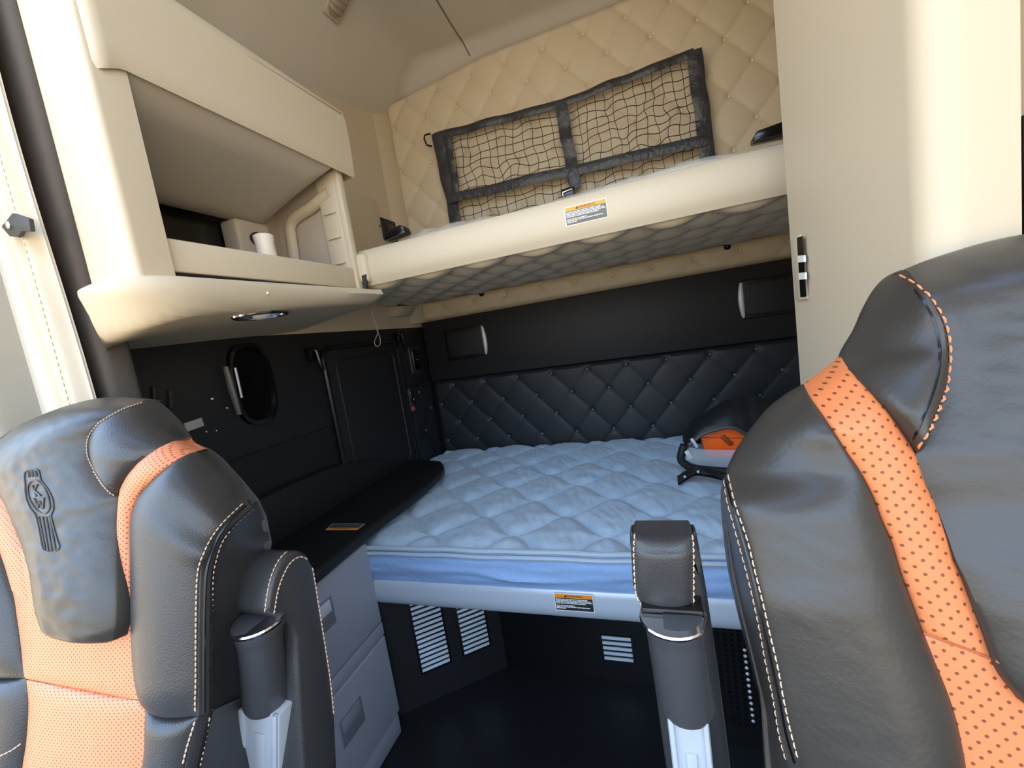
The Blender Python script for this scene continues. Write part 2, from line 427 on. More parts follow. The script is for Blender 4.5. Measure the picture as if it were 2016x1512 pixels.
# wrapped mattress lying on the bunk
um = thing('bunk_mattress', 'beige mattress wrapped in clear crinkled plastic on the upper bunk', 'mattress', (XM, 1.36, .30))
def mt(u, v, k=0):
    x = X0+.07+(X1-X0-.08)*u; y = 1.075+.57*v
    e = min(1, min(u*1.5, (1-u)*1.5, v*.57, (1-v)*.57)/.05)
    n = noise.noise(V((x*5, y*9, 2)))*.012+noise.noise(V((x*22, y*30, 5)))*.006*k
    return V((x, y, (.298+.022*math.exp(-((x-.13)/.13)**2)*e**.5)+(.024+.018*noise.noise(V((x*3, 1, 7))))*e**.5+(n+k*.004)*e))
MB().grid(lambda u, v: mt(u, v), 90, 30).build('mattress_pad', BEIGE, um)
MB().grid(lambda u, v: mt(u, v, 1.2)+V((0, -.008, .002)), 200, 50).build('plastic_wrap', WRAP, um, label='clear crinkled plastic wrap', sharp=70)

# ------------------------------------------------------------------ cargo net
NYP = 1.70
net = thing('cargo_net', 'black webbing cargo net in two mesh panels against the back wall', 'net', (-.25, NYP, .36))
def npx(px, py, dy=0): return P(px, py, 'Y', NYP+dy)
def strap(pa, pb, wa, n=24, dy=0, ph=0):
    """a flat webbing strap between two picture-surveyed ends on the net's plane"""
    a = npx(*pa, dy); b = npx(*pb, dy); d = (b-a).normalized(); w = V((0, -1, 0)).cross(d).normalized()
    m = MB()
    def f(u, v):
        p = a.lerp(b, u)
        return p+w*(v-.5)*wa+V((0, -.004-.006*math.sin(u*17+ph)*math.sin(PI*u)-.003*math.sin(v*PI), 0))+w*.002*math.sin(u*13+ph)*math.sin(PI*u)
    m.grid(f, n, 4); m.grid(lambda u, v: f(u, v)+V((0, .004, 0)), n, 4, flip=True)
    return m
zb = lambda px, py: (px, py)
TL, TR, BL, BR = (862, 268), (1366, 104), (903, 470), (1392, 322)
TM, BMID = (1104, 205), (1133, 372)
strap(TL, TM, .03, ph=1).build('webbing', WEB, net); strap(TM, TR, .028, ph=2).build('webbing', WEB, net)
strap((860, 262), (906, 476), .05, ph=.5).build('webbing', WEB, net)
strap((1366, 100), (1396, 330), .05, ph=.8).build('webbing', WEB, net)
strap(TM, BMID, .046, dy=-.004, ph=.3).build('webbing', WEB, net)
strap((882, 392), (1390, 276), .038, 40, dy=-.012, ph=2.2).build('webbing', WEB, net)
strap((880, 268), (900, 395), .032, dy=-.002, ph=1.2).build('webbing', WEB, net)
def netting(c00, c10, c01, c11, nx, nz, seed):
    m = MB(); A, B, Cc, D = [npx(*c) for c in (c00, c10, c01, c11)]
    def pt(u, v):
        p = A.lerp(B, u).lerp(Cc.lerp(D, u), v); e = math.sin(PI*max(0, min(1, u)))**.4*math.sin(PI*max(0, min(1, v)))**.4
        return p+V((noise.noise(V((u*9, v*7, seed)))*.016, -.008+noise.noise(V((u*7, v*9, seed+4)))*.01, noise.noise(V((u*8, v*6, seed+9)))*.02))*e
    for i in range(1, nx):
        m.tube([pt(i/nx+.006*math.sin(6*k/28+i), k/28) for k in range(29)], .0014, 4)
    for j in range(1, nz):
        m.tube([pt(k/60, j/nz+.012*math.sin(k/60*20+j)) for k in range(61)], .0014, 4)
    return m.build('netting', CORD, net)
netting((872, 270), (1098, 210), (905, 462), (1132, 400), 13, 12, 1.3)
netting((1118, 205), (1360, 112), (1140, 398), (1390, 322), 13, 12, 5.1)
# buckle at the foot of the centre strap, hook at the upper left
c = npx(1119, 383, -.03)
bk = MB().box(c.x-.026, c.x+.026, c.y-.012, c.y+.012, c.z-.016, c.z+.022, .005).build('buckle', GLOSSY, net, label='black buckle with chrome bar')
MB().tube([c+V((-.018, -.015, -.01)), c+V((-.018, -.015, .008)), c+V((.018, -.015, .012)), c+V((.02, -.015, -.004))], .003, 6).build('chrome_bar', CHROME, bk)
h0 = npx(840, 277); MB().tube([h0+V((.022, 0, .022)), h0+V((-.004, 0, .024)), h0+V((-.010, 0, .01)), h0+V((-.002, 0, -.018)), h0+V((.02, 0, -.028))], .004, 6).build('hook', GLOSSY, net)

# ------------------------------------------------------------------ left overhead cabinet
XF = -.73
oc = thing('overhead_cabinet', 'beige overhead cabinet with open compartment on the left wall', 'cabinet', (-.87, .74, .08))
def rprof(x0, x1, y0, y1, rl, rr_, z):
    return [V((x0, y1, z))]+[V((x0+rl-rl*math.cos(PI/2*k/10), y0+rl-rl*math.sin(PI/2*k/10), z)) for k in range(11)]+[V((x1-rr_+rr_*math.sin(PI/2*k/6), y0+rr_-rr_*math.cos(PI/2*k/6), z)) for k in range(7)]+[V((x1, y1, z))]
m = MB().prism(rprof(-.868, -.7225, .445, .50, .045, .010, .165), (0, 0, .98)); m.build('front_pillar', BEIGE_P, oc)
m = MB(); m.box(-.74, XF, .452, .488, .172, .49, .002); m.build('front_post', BEIGE_D, oc)
# header door
hp = [(XF+.012, .478), (XF+.016, .485), (XF+.016, .640), (XF-.02, .662), (XF-.06, .668), (XF-.06, .478)]
m = MB(); 
def header(u, v):
    # runs rearwards with a rounded front end
    y = .4455+.585*u; lift = .016
    q = spl(hp, 21)[int(round(v*20))]
    dx = -.035*max(0, (.020-(y-.4455))/.020)**2.2
    k = max(0, 1-max(0, y-.452)/.045); lift -= .016*k*k*(3-2*k)*max(0, 1-(q.y-.478)/.05)
    return V((max(-.84, q.x+dx), y, q.y+lift))
m.grid(header, 60, 20); fcap = [header(1, k/20) for k in range(21)]; m.add(fcap, [tuple(range(21))]); fc2 = [header(0, k/20) for k in range(21)]; m.add(fc2, [tuple(range(21))])
hd = m.build('header_door', BEIGE_P, oc, sharp=50)
MB().tube([V((XF+.0150, .472+.55*k/20, .640+.018*k/20)) for k in range(21)], .0016, 6).build('crease', mat('beige_crease', (150, 138, 120), .7), hd, fix=False)
# rail along shelf front and its black slot
m = MB(); m.box(XF-.022, XF-.002, .484, .972, .190, .246, .004); m.build('shelf_rail', BEIGE, oc)
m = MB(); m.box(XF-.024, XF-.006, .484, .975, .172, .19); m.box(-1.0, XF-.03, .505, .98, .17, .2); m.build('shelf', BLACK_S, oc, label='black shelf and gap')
m = MB(); m.box(-.755, XF+.004, .972, .994, .175, .512, .004); m.build('rear_post', BEIGE_P, oc)
m = MB(); m.box(-.80, -.742, .970, .985, .22, .50, .002)
for z in (.262, .33, .395): m.box(-.79, -.75, .964, .972, z, z+.006, .001)
m.build('notched_strip', BEIGE, oc)
# padded inner roof panel
def inner(u, v):
    y = .475+.480*u; x = XF+.004-.235*v
    e = min(1, min(u, 1-u)*.55/.07, min(v, 1-v)*.23/.05)
    z = .487-.085*v-.02*v*v-.016*math.sin(PI*min(1, e)/2)**.8+.012
    y2 = y-.04*v*u
    return V((x, y2, z))
m = MB().grid(inner, 50, 30); m.build('inner_panel', KNIT, oc, label='smooth sloping panel inside the compartment')
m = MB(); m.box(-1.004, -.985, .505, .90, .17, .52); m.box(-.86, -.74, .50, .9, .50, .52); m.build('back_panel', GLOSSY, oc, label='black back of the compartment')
# moulded end wall with arched recess
m = MB(); m.box(-1.004, -.97, .895, .985, .17, .56, .004); m.box(-1.0, -.74, .985, .995, .17, .60); m.build('end_panel', BEIGE_D, oc)
YE = .978
arch = [P(px, py, 'Y', YE) for px, py in ((581, 512), (577, 485), (573, 462), (573, 446), (580, 432), (594, 421), (612, 410), (634, 392), (650, 380))]
arch = [V(p) for p in spl([tuple(p) for p in arch], 26)]
m = MB(); n = len(arch)
def archf(u, v):
    p = arch[int(round(u*(n-1)))]; q = arch[min(n-1, int(round(u*(n-1)))+1)]; o = arch[max(0, int(round(u*(n-1)))-1)]
    t = (q-o).normalized(); w = V((0, 1, 0)).cross(t); a = v*PI
    return p+w*.016*math.cos(a)-V((0, .016*math.sin(a), 0))
m.grid(archf, n-1, 8); m.build('arch_moulding', BEIGE, oc)
# soffit below
rim = [(-.822, .425, .174), (-.78, .425, .176), (-.735, .44, .177), (-.712, .475, .177), (-.702, .53, .176), (-.70, .70, .178), (-.70, .985, .183), (-.72, 1.03, .184), (XL, 1.03, .184)]
mid = [(-.824, .418, .166), (-.78, .418, .166), (-.73, .432, .165), (-.703, .47, .164), (-.692, .53, .163), (-.69, .70, .167), (-.69, .99, .174), (-.715, 1.037, .174), (XL, 1.037, .174)]
low = [(-.832, .430, .130), (-.80, .44, .110), (-.755, .455, .106), (-.722, .48, .112), (-.706, .53, .120), (-.705, .70, .132), (-.71, .975, .150), (-.76, 1.03, .148), (XL, 1.04, .125)]
wall = [(-.848, .448, .078), (-.89, .47, .080), (-.95, .50, .084), (XL, .54, .088), (XL, .60, .091), (XL, .74, .098), (XL, .93, .106), (XL, 1.0, .11), (XL, 1.04, .113)]
NS = 48
loops = [[V(p) for p in spl3] for spl3 in []]
def rs(L, n=NS):
    xs = spl([(p[0], p[1], p[2]) for p in L], n); return xs
LR, LM, LL, LW = rs(rim), rs(mid), rs(low), rs(wall)
def sof(u, v):
    i = int(round(u*(NS-1))); seq = [LR[i], LM[i], LM[i].lerp(LL[i], .5)+V((0, 0, -.002)), LL[i], LL[i].lerp(LW[i], .06)+V((0, 0, -.0035)), LL[i].lerp(LW[i], .35)+V((0, 0, -.004)), LL[i].lerp(LW[i], .7), LW[i]]
    return spl([tuple(p) for p in seq], 29)[int(round(v*28))]
m = MB().grid(sof, NS-1, 28)
cap = [LR[i] for i in range(NS)]+[V((XL, .50, .176)), V((-.85, .45, .176))]; m.add(cap, [tuple(range(len(cap)))])
soff = m.build('soffit', BEIGE_P, oc, sharp=60); sof_bvh = m.bvh()
h = sof_bvh.ray_cast(V((0, 0, 0)), ray(515, 618)); c, N = h[0], h[1]
if N.dot(ray(515, 618)) > 0: N = -N
ax = (V((0, 1, 0))-N*N.y).normalized(); ay = N.cross(ax)
m = MB()
ring = [c+N*.002+ax*(.062*math.copysign(abs(math.cos(t))**1.3, math.cos(t)))+ay*(.026*math.sin(t)) for t in [2*PI*k/40 for k in range(40)]]
m.tube(ring, .0045, 8, True); m.add([p-N*.0005 for p in ring], [tuple(range(40))]); dl = m.build('downlight', CHROME, oc, label='chrome eye-shaped light')
m = MB(); m.sphere((0, 0, 0), .017, n=14); m.v = [c+N*.004+ax*p.x*1.2+ay*p.y+N*p.z*.45 for p in m.v]; m.build('lens', glass('lamp_lens', (230, 232, 235), .8, .05), dl)
h = sof_bvh.ray_cast(V((0, 0, 0)), ray(527, 577))
if h[0]: MB().sphere(h[0]-ray(527, 577)*.001, .0028, n=8).build('indicator', WHITE, oc)
# things inside the compartment
ob = thing('outlet_box', 'taupe plastic box inside the overhead cabinet, behind the white cup', 'box', (-.95, .85, .2))
MB().box(-.985, -.93, .815, .915, .2, .392, .008, 3).build('housing', BEIGE_D, ob)
p = P(505, 470, 'X', -.925); MB().lathe(p+V((-.008, 0, 0)), (1, 0, 0), [(.014, 0), (.016, .004), (.016, .014), (.012, .017)], 16).build('knob', GLOSSY, ob, label='round black knob')
p = P(525, 498, 'X', -.79)
m = MB().lathe((p.x, p.y, .2005), (0, 0, 1), [(.021, 0), (.0235, .006), (.021, .05), (.019, .085), (.021, .098), (.021, .104), (.018, .106)], 20)
tag(m.build('cup', mat('white_plastic', (235, 222, 205), .4)), 'small white plastic cup standing in the overhead cabinet', 'cup')

# ------------------------------------------------------------------ pillar and curtain at far left
m = MB().box(XL+.004, -.872, .452, .50, ZF, 1.1, .012, 3); struct('trim_2', m, CARPET)
cu = thing('privacy_curtain', 'cream pleated privacy curtain gathered behind the left seat', 'curtain', (-.92, .42, -.1))
def cur(u, v):
    z = -.10+1.15*(1-v); x = -.873-.088*u
    return V((x-.012*math.sin(3*v), .417+.010*math.cos(u*3.2*2*PI)+.003*math.sin(v*9), z))
m = MB().grid(cur, 60, 40); m.grid(lambda u, v: cur(u, v)+V((0, .004, 0)), 60, 40); m.build('pleated_edge', CURTAIN, cu)
cb = m.bvh()
m = MB()
f2 = lambda u, v: V((-.945-.055*min(1, u*3)-.004*math.sin(3*v), .432-.05*u-.20*max(0, u-.33)+.006*math.cos(u*2.2*2*PI+.5), -.10+1.15*(1-v)))
m.grid(f2, 60, 30); m.grid(lambda u, v: f2(u, v)+V((0, .004, 0)), 60, 30); m.build('back_fold', CURTAIN2, cu, label='paler rear fold')
m = MB()
for k in range(64):
    z = -.05+k*.011
    if z > .62: break
    y0 = cur(.16, 0).y-.004; m.tube([V((cur(.16, 0).x-.0, y0, z)), V((cur(.16, 0).x, y0, z+.006))], .0006, 4)
m.build('stitching', THREAD_B, cu)
sn = [P(px, py, 'Y', .398) for px, py in ((2, 446), (24, 419), (56, 430), (60, 455), (42, 455), (34, 467), (18, 465))]
sn = MB().prism(sn, (0, .006, 0), .001).build('snap_tab', mat('grey_leather_tab', (62, 60, 58), .5), cu, label='dark grey snap tab')
MB().lathe(P(18, 443, 'Y', .397), (0, -1, 0), [(.006, -.002), (.006, .002), (.003, .0035)], 14).build('snap', CHROME, sn)

# ------------------------------------------------------------------ left wall fittings
d1 = MB().box(XL+.002, XL+.016, 1.085, 1.50, -.47, .046, .012, 3).build('door_1', PANEL_G); d1['kind'] = 'structure'; d1['label'] = 'black luggage hatch in the left wall'
def rr(y0, y1, z0, z1, r, x, n=6):
    out = []
    for cy, cz, a0 in ((y1-r, z1-r, 0), (y0+r, z1-r, 90), (y0+r, z0+r, 180), (y1-r, z0+r, 270)):
        for k in range(n+1):
            a = math.radians(a0+90*k/n); out.append(V((x, cy+r*math.cos(a), cz+r*math.sin(a))))
    return out
MB().tube(rr(1.08, 1.505, -.475, .05, .04, XL+.014), .009, 8, True).build('rubber_seal', BLACK_S, d1, label='rubber edge seal')
MB().tube(rr(1.13, 1.46, -.44, .01, .03, XL+.017), .004, 6, True).build('inner_bead', BLACK_P, d1)
for y, z, nm in ((1.03, .045, 'hatch_clasp'), (1.52, .072, 'hatch_hinge')):
    t = MB(); t.box(XL+.004, XL+.03, y-.014, y+.014, z-.03, z+.014, .006); t.tube([V((XL+.02, y, z+.01)), V((XL+.035, y+.005, z+.0)), V((XL+.03, y+.02, z-.06))], .006, 8)
    t.build(nm[6:], GLOSSY, d1)
gp = thing('grab_handle', 'black oval recessed grab handle on the left wall', 'handle', (XL, .82, -.13))
def oval(s, x, a=.060, b=.108): return [V((x, .818+s*a*math.copysign(abs(math.cos(t))**.7, math.cos(t)), -.022+s*b*math.copysign(abs(math.sin(t))**.7, math.sin(t)))) for t in [2*PI*k/40 for k in range(40)]]
m = MB(); L_ = [oval(1, XL+.006), oval(1.0, XL+.02), oval(.9, XL+.022), oval(.82, XL+.012), oval(.02, XL+.009)]
vs = [p for l in L_ for p in l]; fs = [(i*40+k, i*40+(k+1) % 40, (i+1)*40+(k+1) % 40, (i+1)*40+k) for i in range(4) for k in range(40)]; m.add(vs, fs); m.build('bezel', GLOSSY, gp)
MB().tube([P(444, 722, 'X', XL+.03), P(456, 765, 'X', XL+.034), P(471, 816, 'X', XL+.03)], [.006, .008, .006], 8).build('grip_bar', mat('brushed_grey', (125, 122, 120), .4, .5), gp, label='grey metal grip bar')
MB().tube([P(463, 724, 'X', XL+.03), P(476, 783, 'X', XL+.03)], .003, 6).build('edge_strip', SILVER, gp)
q = P(382, 836, 'X', XL+.008); m = MB().obox(q, (.002, 0, 0), (0, .020, .002), (0, -.001, .010), .001)
tag(m.build('label_plate', GREYT), 'small pale grey label plate on the black left wall', 'label')
for px, py, r_, nm, mm_, lab in ((418, 785, .0032, 'indicator_light', WHITE, 'tiny white indicator on the black wall, above the label plate'),
      (448, 803, .0045, 'screw', CHROME, 'small screw just left of the grab handle'),
      (407, 850, .0036, 'screw', CHROME, 'small screw just below the pale label plate'),
      (427, 848, .003, 'screw', CHROME, 'smallest screw, to the right of the screw below the label plate')):
    q = P(px, py, 'X', XL+.007); m = MB().sphere(q, r_, (.5, 1.3 if 'ind' in nm else 1, .8), 10); tag(m.build(nm, mm_), lab, 'light' if 'ind' in nm else 'screw', None if 'ind' in nm else 'screws on the left wall')
for px, py, lab in ((303, 780, 'left of the two dark tabs on the wall above the left seat'), (335, 786, 'right of the two dark tabs on the wall above the left seat')):
    q = P(px, py, 'X', XL+.01); m = MB().obox(q, (.006, 0, 0), (0, .005, 0), (0, .004, .02), .002); tag(m.build('wall_clip', mat('grey_clip', (52, 50, 50), .5)), lab, 'clip', 'wall clips')
# switches in the corner
def switch(name, px0, py0, px1, py1, lab, red=False):
    a = P(px0, py0, 'X', XL+.016); b = P(px1, py1, 'X', XL+.016); y0, y1 = sorted((a.y, b.y)); z0, z1 = sorted((a.z, b.z))
    t = thing(name, lab, 'switch', (XL+.01, (y0+y1)/2, z0))
    MB().box(XL+.004, XL+.02, y0, y1, z0, z1, .006, 3).build('bezel', mat('grey_bezel', (48, 48, 50), .5), t)
    iy, iz = (y1-y0)*.18, (z1-z0)*.12
    r_ = MB().box(XL+.012, XL+.026, y0+iy, y1-iy, z0+iz+(.25*(z1-z0) if red else 0), z1-iz, .006, 3).build('rocker', GLOSSY, t)
    MB().sphere((XL+.027, (y0+y1)/2+.004, (z0+z1)/2), .003, (.4, 1, 1), 8).build('lamp_dot', WHITE, r_)
    if red: MB().box(XL+.014, XL+.022, y0+iy*.4, y1-iy*.4, z0+.004, z0+.022, .002).build('red_tab', RED, t, label='red tab')
switch('rocker_switch', 803, 683, 830, 733, 'black rocker switch in grey bezel, high in the corner beside the hatch')
switch('rocker_switch', 802, 764, 817, 809, 'small rocker switch with a red tab below, beside the hatch', True)
a = P(750, 434, 'X', XL+.01); b = P(786, 476, 'X', XL+.01)
t = thing('latch_striker', 'black rectangular latch striker in the beige wall behind the upper bunk', 'latch', (XL, 1.65, .48))
MB().box(XL, XL+.012, a.y, b.y-.005, .478, .572, .012, 3).build('bezel', BLACK_P, t)
MB().box(XL+.006, XL+.014, a.y+.022, b.y-.024, .488, .552, .006).build('slot', GLOSSY, t)
tag(MB().sphere(P(747, 445, 'X', XL+.004), .007, (.5, 1, 1)).build('plug', GLOSSY), 'small round black plug left of the latch striker', 'plug')
m = MB().prism([P(px, py, 'Y', 1.5) for px, py in ((748, 604), (796, 602), (784, 623), (754, 624))], (0, .1, 0), .004); tag(m.build('bunk_bracket', BEIGE_D), 'beige moulded bracket under the left end of the upper bunk', 'bracket')
m = MB(); pts = [P(px, py, 'Y', 1.03) for px, py in ((727, 585), (733, 618), (740, 640), (744, 655))]; lp = [P(px, py, 'Y', 1.03) for px, py in ((744, 655), (739, 668), (737, 676), (742, 682), (748, 678), (749, 668), (744, 655))]
m.tube([V(p) for p in spl([tuple(p) for p in pts], 14)], .0022, 6); m.tube([V(p) for p in spl([tuple(p) for p in lp], 24)], .0016, 6)
tag(m.build('pull_cord', GREYW), 'thin grey pull cord with a loop hanging from the upper bunk', 'cord')
# ceiling light
h = [ceil_bvh.ray_cast(V((0, 0, 0)), ray(px, py))[0] for px, py in ((648, 34), (676, -25))]
a, b = h; d = (b-a).normalized(); N = V((0, 0, -1)); N = (N-d*N.dot(d)).normalized(); w = d.cross(N)
cl_ = thing('ceiling_light', 'narrow clear ribbed light on the ceiling above the overhead cabinet', 'light', a)
m = MB(); L = (b-a).length*2.2
m.obox(a+d*L/2+N*.004, d*L/2, w*.034, N*.006, .006, 3); m.build('base', BEIGE_D, cl_)
m = MB()
m.grid(lambda u, v: a+d*(.008+(L-.016)*u)+w*(.030*math.cos(PI*v)*min(1, (min(u, 1-u)*L/.03+.15))**.5)+N*(.006+(.020+.003*math.sin(u*L/.02*2*PI+v*2))*math.sin(PI*v)*min(1, min(u, 1-u)*L/.02)**.5), 90, 14); m.build('ribbed_lens', LENS, cl_)

# ------------------------------------------------------------------ lower bunk
YFR = .842
lb = thing('lower_bunk', 'silver metal bunk base rail carrying the lower mattress', 'bunk', (XM, 1.3, -.66))
def railp(u, v):
    a = -.25*PI+v*1.5*PI
    pr = spl([(YFR+.03, -.588), (YFR+.004, -.584), (YFR-.003, -.590), (YFR-.006, -.61), (YFR-.006, -.63), (YFR, -.648), (YFR+.01, -.655), (YFR+.05, -.656)], 25)[int(round(v*24))]
    return V((-.757+(.243+.757)*u, pr.x, pr.y))
m = MB().grid(railp, 40, 24); m.build('rail', RAIL, lb)
m = MB().box(XL+.01, XR-.005, YFR+.03, YB-.01, -.64, -.584); m.build('platform', BLACK_P, lb, label='black platform')
a = P(1095, 1200, 'Y', YFR-.006); b = P(1172, 1207, 'Y', YFR-.006); zt = P(1093, 1166, 'Y', YFR-.006).z
decal(lb, V((a.x, YFR-.0075, a.z)), (1, 0, 0), (0, 0, 1), b.x-a.x, zt-a.z, WARN, PRINT, LINES, 'white warning label with orange header')
mt_ = thing('mattress', 'grey-blue quilted mattress with a blue border on the lower bunk', 'mattress', (XM, 1.3, -.584))
MX0, MX1, MY0, MY1, MZ = XL+.014, XR-.01, YFR+.002, YB-.02, -.488
def quilt(x, y):
    hh, lam = .108, .235; best = 9
    k0 = int(math.floor((y-.84)/hh))
    for k in range(k0-1, k0+3):
        cy = .84+.03+k*hh+(1 if k % 2 else -1)*(hh*.5)*.96*math.cos(2*PI*(x+.02)/lam)
        sl = (hh*.5)*2*PI/lam*abs(math.sin(2*PI*(x+.02)/lam))
        best = min(best, abs(y-cy)/math.sqrt(1+sl*sl))
    return best
def mtop(u, v):
    x = MX0+(MX1-MX0)*u; y = MY0+(MY1-MY0)*v
    d = quilt(x, y); h = .019*(1-math.exp(-(d/.017)**1.2))+.0022*noise.noise(V((x*16, y*30, 1)))*min(1, d/.012)+.0025*noise.noise(V((x*60+y*25, y*22, 4)))*min(1, d/.02)
    e = min((y-MY0), (MY1-y), (x-MX0)*.8, (MX1-x)); f = max(0, 1-e/.05)
    cx = max(0, .10-(x-MX0)); cy = max(0, .10-(MY1-y)); r = math.hypot(cx, cy)
    drop = .012*f*f
    if cx > 0 and cy > 0 and r > .1:
        x += (r-.1)*.7*cx/r; y -= (r-.1)*.7*cy/r
    return V((x, y, MZ-.016+h-drop+.004*noise.noise(V((x*4, y*4, 9)))))
m = MB().grid(mtop, 420, 200); m.build('quilted_top', TICK, mt_)
def side(u, v):
    x = MX0+(MX1-MX0)*u; z = -.586+(MZ-.012+.586)*v
    b = .008*math.sin(PI*v)+.006*noise.noise(V((x*7, z*50, 3)))*math.sin(PI*v)
    w = .006*math.exp(-((z+.545+.018*math.sin((x+.5)*7))/.006)**2)*max(0, math.sin((x+.48)/.3*PI) if -.48 < x < -.18 else 0)
    return V((x, MY0-b-w, z))
m = MB().grid(side, 260, 24); m.box(MX0, MX1, MY0+.004, MY1, -.584, MZ-.03); m.build('border', TICK_S, mt_, label='blue fabric border')
m = MB()
for z, dy, r_ in ((MZ-.006, -.002, .006), (MZ-.0195, -.005, .0055)):
    m.tube([V((MX0+(MX1-MX0)*k/60, MY0+dy, z+.003*noise.noise(V((k*.3, z*9, 1))))) for k in range(61)], r_, 8)
m.build('binding', TAPE, mt_, label='pale corded binding')

# ------------------------------------------------------------------ storage fronts under the bunk
A_, B_ = V((-.791, .891, 0)), V((-.535, 1.099, 0)); dd = (B_-A_).normalized(); nn = V((dd.y, -dd.x, 0))
t = thing('storage_panel', 'black angled panel with two pale slatted vents under the bunk', 'panel', (-.66, 1.0, ZF))
m = MB(); A2 = A_-dd*.05; L = (B_-A2).length; c = (A2+B_)/2-nn*.01
m.obox((c.x, c.y, (ZF-.66)/2), dd*L/2, nn*.01, (0, 0, (-.66-ZF)/2)); m.build('board', BLACK_P, t)
def vent(s0, s1, z0, z1, n, par):
    fr = MB().obox(A_+dd*(s0+s1)/2+nn*.001+V((0, 0, (z0+z1)/2)), dd*((s1-s0)/2+.006), nn*.002, (0, 0, (z1-z0)/2+.006), .001).build('vent_grille', BLACK_S, par)
    m = MB(); st = (z1-z0)/n
    for k in range(n):
        z = z0+st*(k+.5); m.obox(A_+dd*(s0+s1)/2+nn*.004+V((0, 0, z)), dd*((s1-s0)/2), nn*.002, (0, 0, st*.27), .001)
    m.build('slats', SLAT, fr, label='pale slats')
vent(.073, .156, -.942, -.668, 18, t); vent(.202, .283, -.942, -.668, 18, t)
m = MB().box(-.905, -.78, .87, .90, -.665, -.655); m.build('top_strip', SILVER, t)
t = thing('storage_panel', 'black upright panel with one small pale vent under the bunk\'s middle', 'panel', (-.15, 1.1, ZF))
MB().box(-.54, .66, 1.099, 1.12, ZF, -.66).build('board', BLACK_S, t)
fr = MB().box(-.226, -.131, 1.095, 1.1, -.976, -.896, .001).build('vent_grille', BLACK_P, t)
m = MB(); 
for k in range(5): z = -.968+.0165*k; m.box(-.219, -.137, 1.092, 1.096, z-.0045, z+.0045, .001)
m.build('slats', SLAT, fr, label='pale slats')
for x, z in ((-.33, -.80), (-.18, -.845)): MB().sphere((x, 1.097, z), .004, (1, .5, 1), 8).build('rivet', BLACK_P, t)
t = thing('perforated_panel', 'dark perforated metal panel with a column of bright rivets, behind the right seat', 'panel', (.3, .95, ZF))
m = MB(); m.box(.055, .66, .95, .965, ZF, -.66); m.build('board', BLACK_S, t)
m = MB()
for i in range(30):
    for k in range(24): m.box(.06+i*.0145, .068+i*.0145, .948, .951, -.98+k*.0135, -.973+k*.0135)
m.build('perforations', GLOSSY, t)
m = MB()
for k in range(13): p = P(1466+17*k/12, 1280+140*k/12, 'Y', .947); m.sphere(p, .0042, (1, .6, 1), 8)
m.build('rivets', SILVER, t, label='column of bright rivets')

# ------------------------------------------------------------------ desk and drawers
ZD = -.445
edge = [(868, 907), (873, 914), (872, 922), (850, 944), (830, 961), (796, 988), (760, 1013), (700, 1060), (640, 1110), (600, 1141), (540, 1190), (480, 1240)]
out = [P(px, py, 'Z', ZD) for px, py in edge]
out = [V((p.x, p.y, ZD)) for p in spl([tuple(p) for p in out], 40)]
dk = thing('desk_top', 'black desk worktop curving over the corner of the mattress', 'desk', (-.87, .95, ZD-.03))
m = MB().prism([V((XL+.004, 1.44, ZD)), V((-.90, 1.432, ZD))]+out+[V((XL+.004, out[-1].y, ZD))], (0, 0, -.030), .008, 3); m.build('worktop', mat('black_laminate', (20, 20, 21), .5), dk)
MB().prism([V((XL+.008, y, z)) for y, z in ((1.43, -.446), (1.12, -.338), (.95, -.318), (.55, -.31), (.55, -.446))], (.022, 0, 0), .004).build('backsplash', BLACK_P, dk)
q = [P(px, py, 'Z', ZD+.0008) for px, py in ((640, 1044), (703, 1044), (720, 1031), (655, 1031))]
X_ = (q[0]-q[1]); Y_ = (q[0]-q[3])
m = MB(); m.add([p+V((0, 0, .0004)) for p in q], [(0, 1, 2, 3)]); wlb = m.build('warning_label', GREYT, dk, label='orange-edged warning label lying flat', fix=False)
def ql(u, v): return q[0].lerp(q[1], u).lerp(q[3].lerp(q[2], u), v)
m = MB(); m.grid(lambda u, v: ql(.03+.94*u, .34+.6*v)+V((0, 0, .0009)), 1, 1); m.build('print_field', mat('label_dark_grey', (74, 70, 70), .5), wlb, fix=False)
m = MB(); m.grid(lambda u, v: ql(.03+.94*u, .06+.26*v)+V((0, 0, .0009)), 1, 1); m.build('header_band', WARN, wlb, fix=False)
vs, fs = textmesh('WARNING', .2); m = MB(); m.add([ql(.52-p.x*.55, .19-p.y*1.0)+V((0, 0, .0013)) for p in vs], fs); m.build('lettering', DARKTXT, wlb, fix=False)
XD = -.755
dr = thing('drawer_unit', 'grey plastic drawer unit under the black desk worktop', 'drawers', (-.87, .65, ZF))
m = MB(); m.box(XL+.01, XD-.012, .40, YFR-.002, ZF, ZD-.031); m.box(XL+.01, XD-.002, .402, YFR, -.742, -.706, .003); m.box(XL+.01, XD-.006, .40, YFR, ZF, -.975, .012); m.build('carcass', DRAWER, dr)
for z0, z1, hy, hz in ((-.704, ZD-.034, .668, -.555), (-.972, -.744, .690, -.835)):
    f = MB().box(XD-.014, XD, .404, YFR-.001, z0, z1, .006, 3).build('drawer', DRAWER, dr)
    m = MB().box(XD-.006, XD+.0015, hy-.05, hy+.028, hz-.040, hz+.028, .003, 3); pl = m.build('handle', POCKET_SHADE, f, label='flat grey handle darkened for the shade of its pocket')
    m = MB().box(XD-.002, XD+.0035, hy-.042, hy+.020, hz-.006, hz+.024, .003, 2); m.build('finger_plate', SILVER if hz > -.6 else DRAWER_P, f)

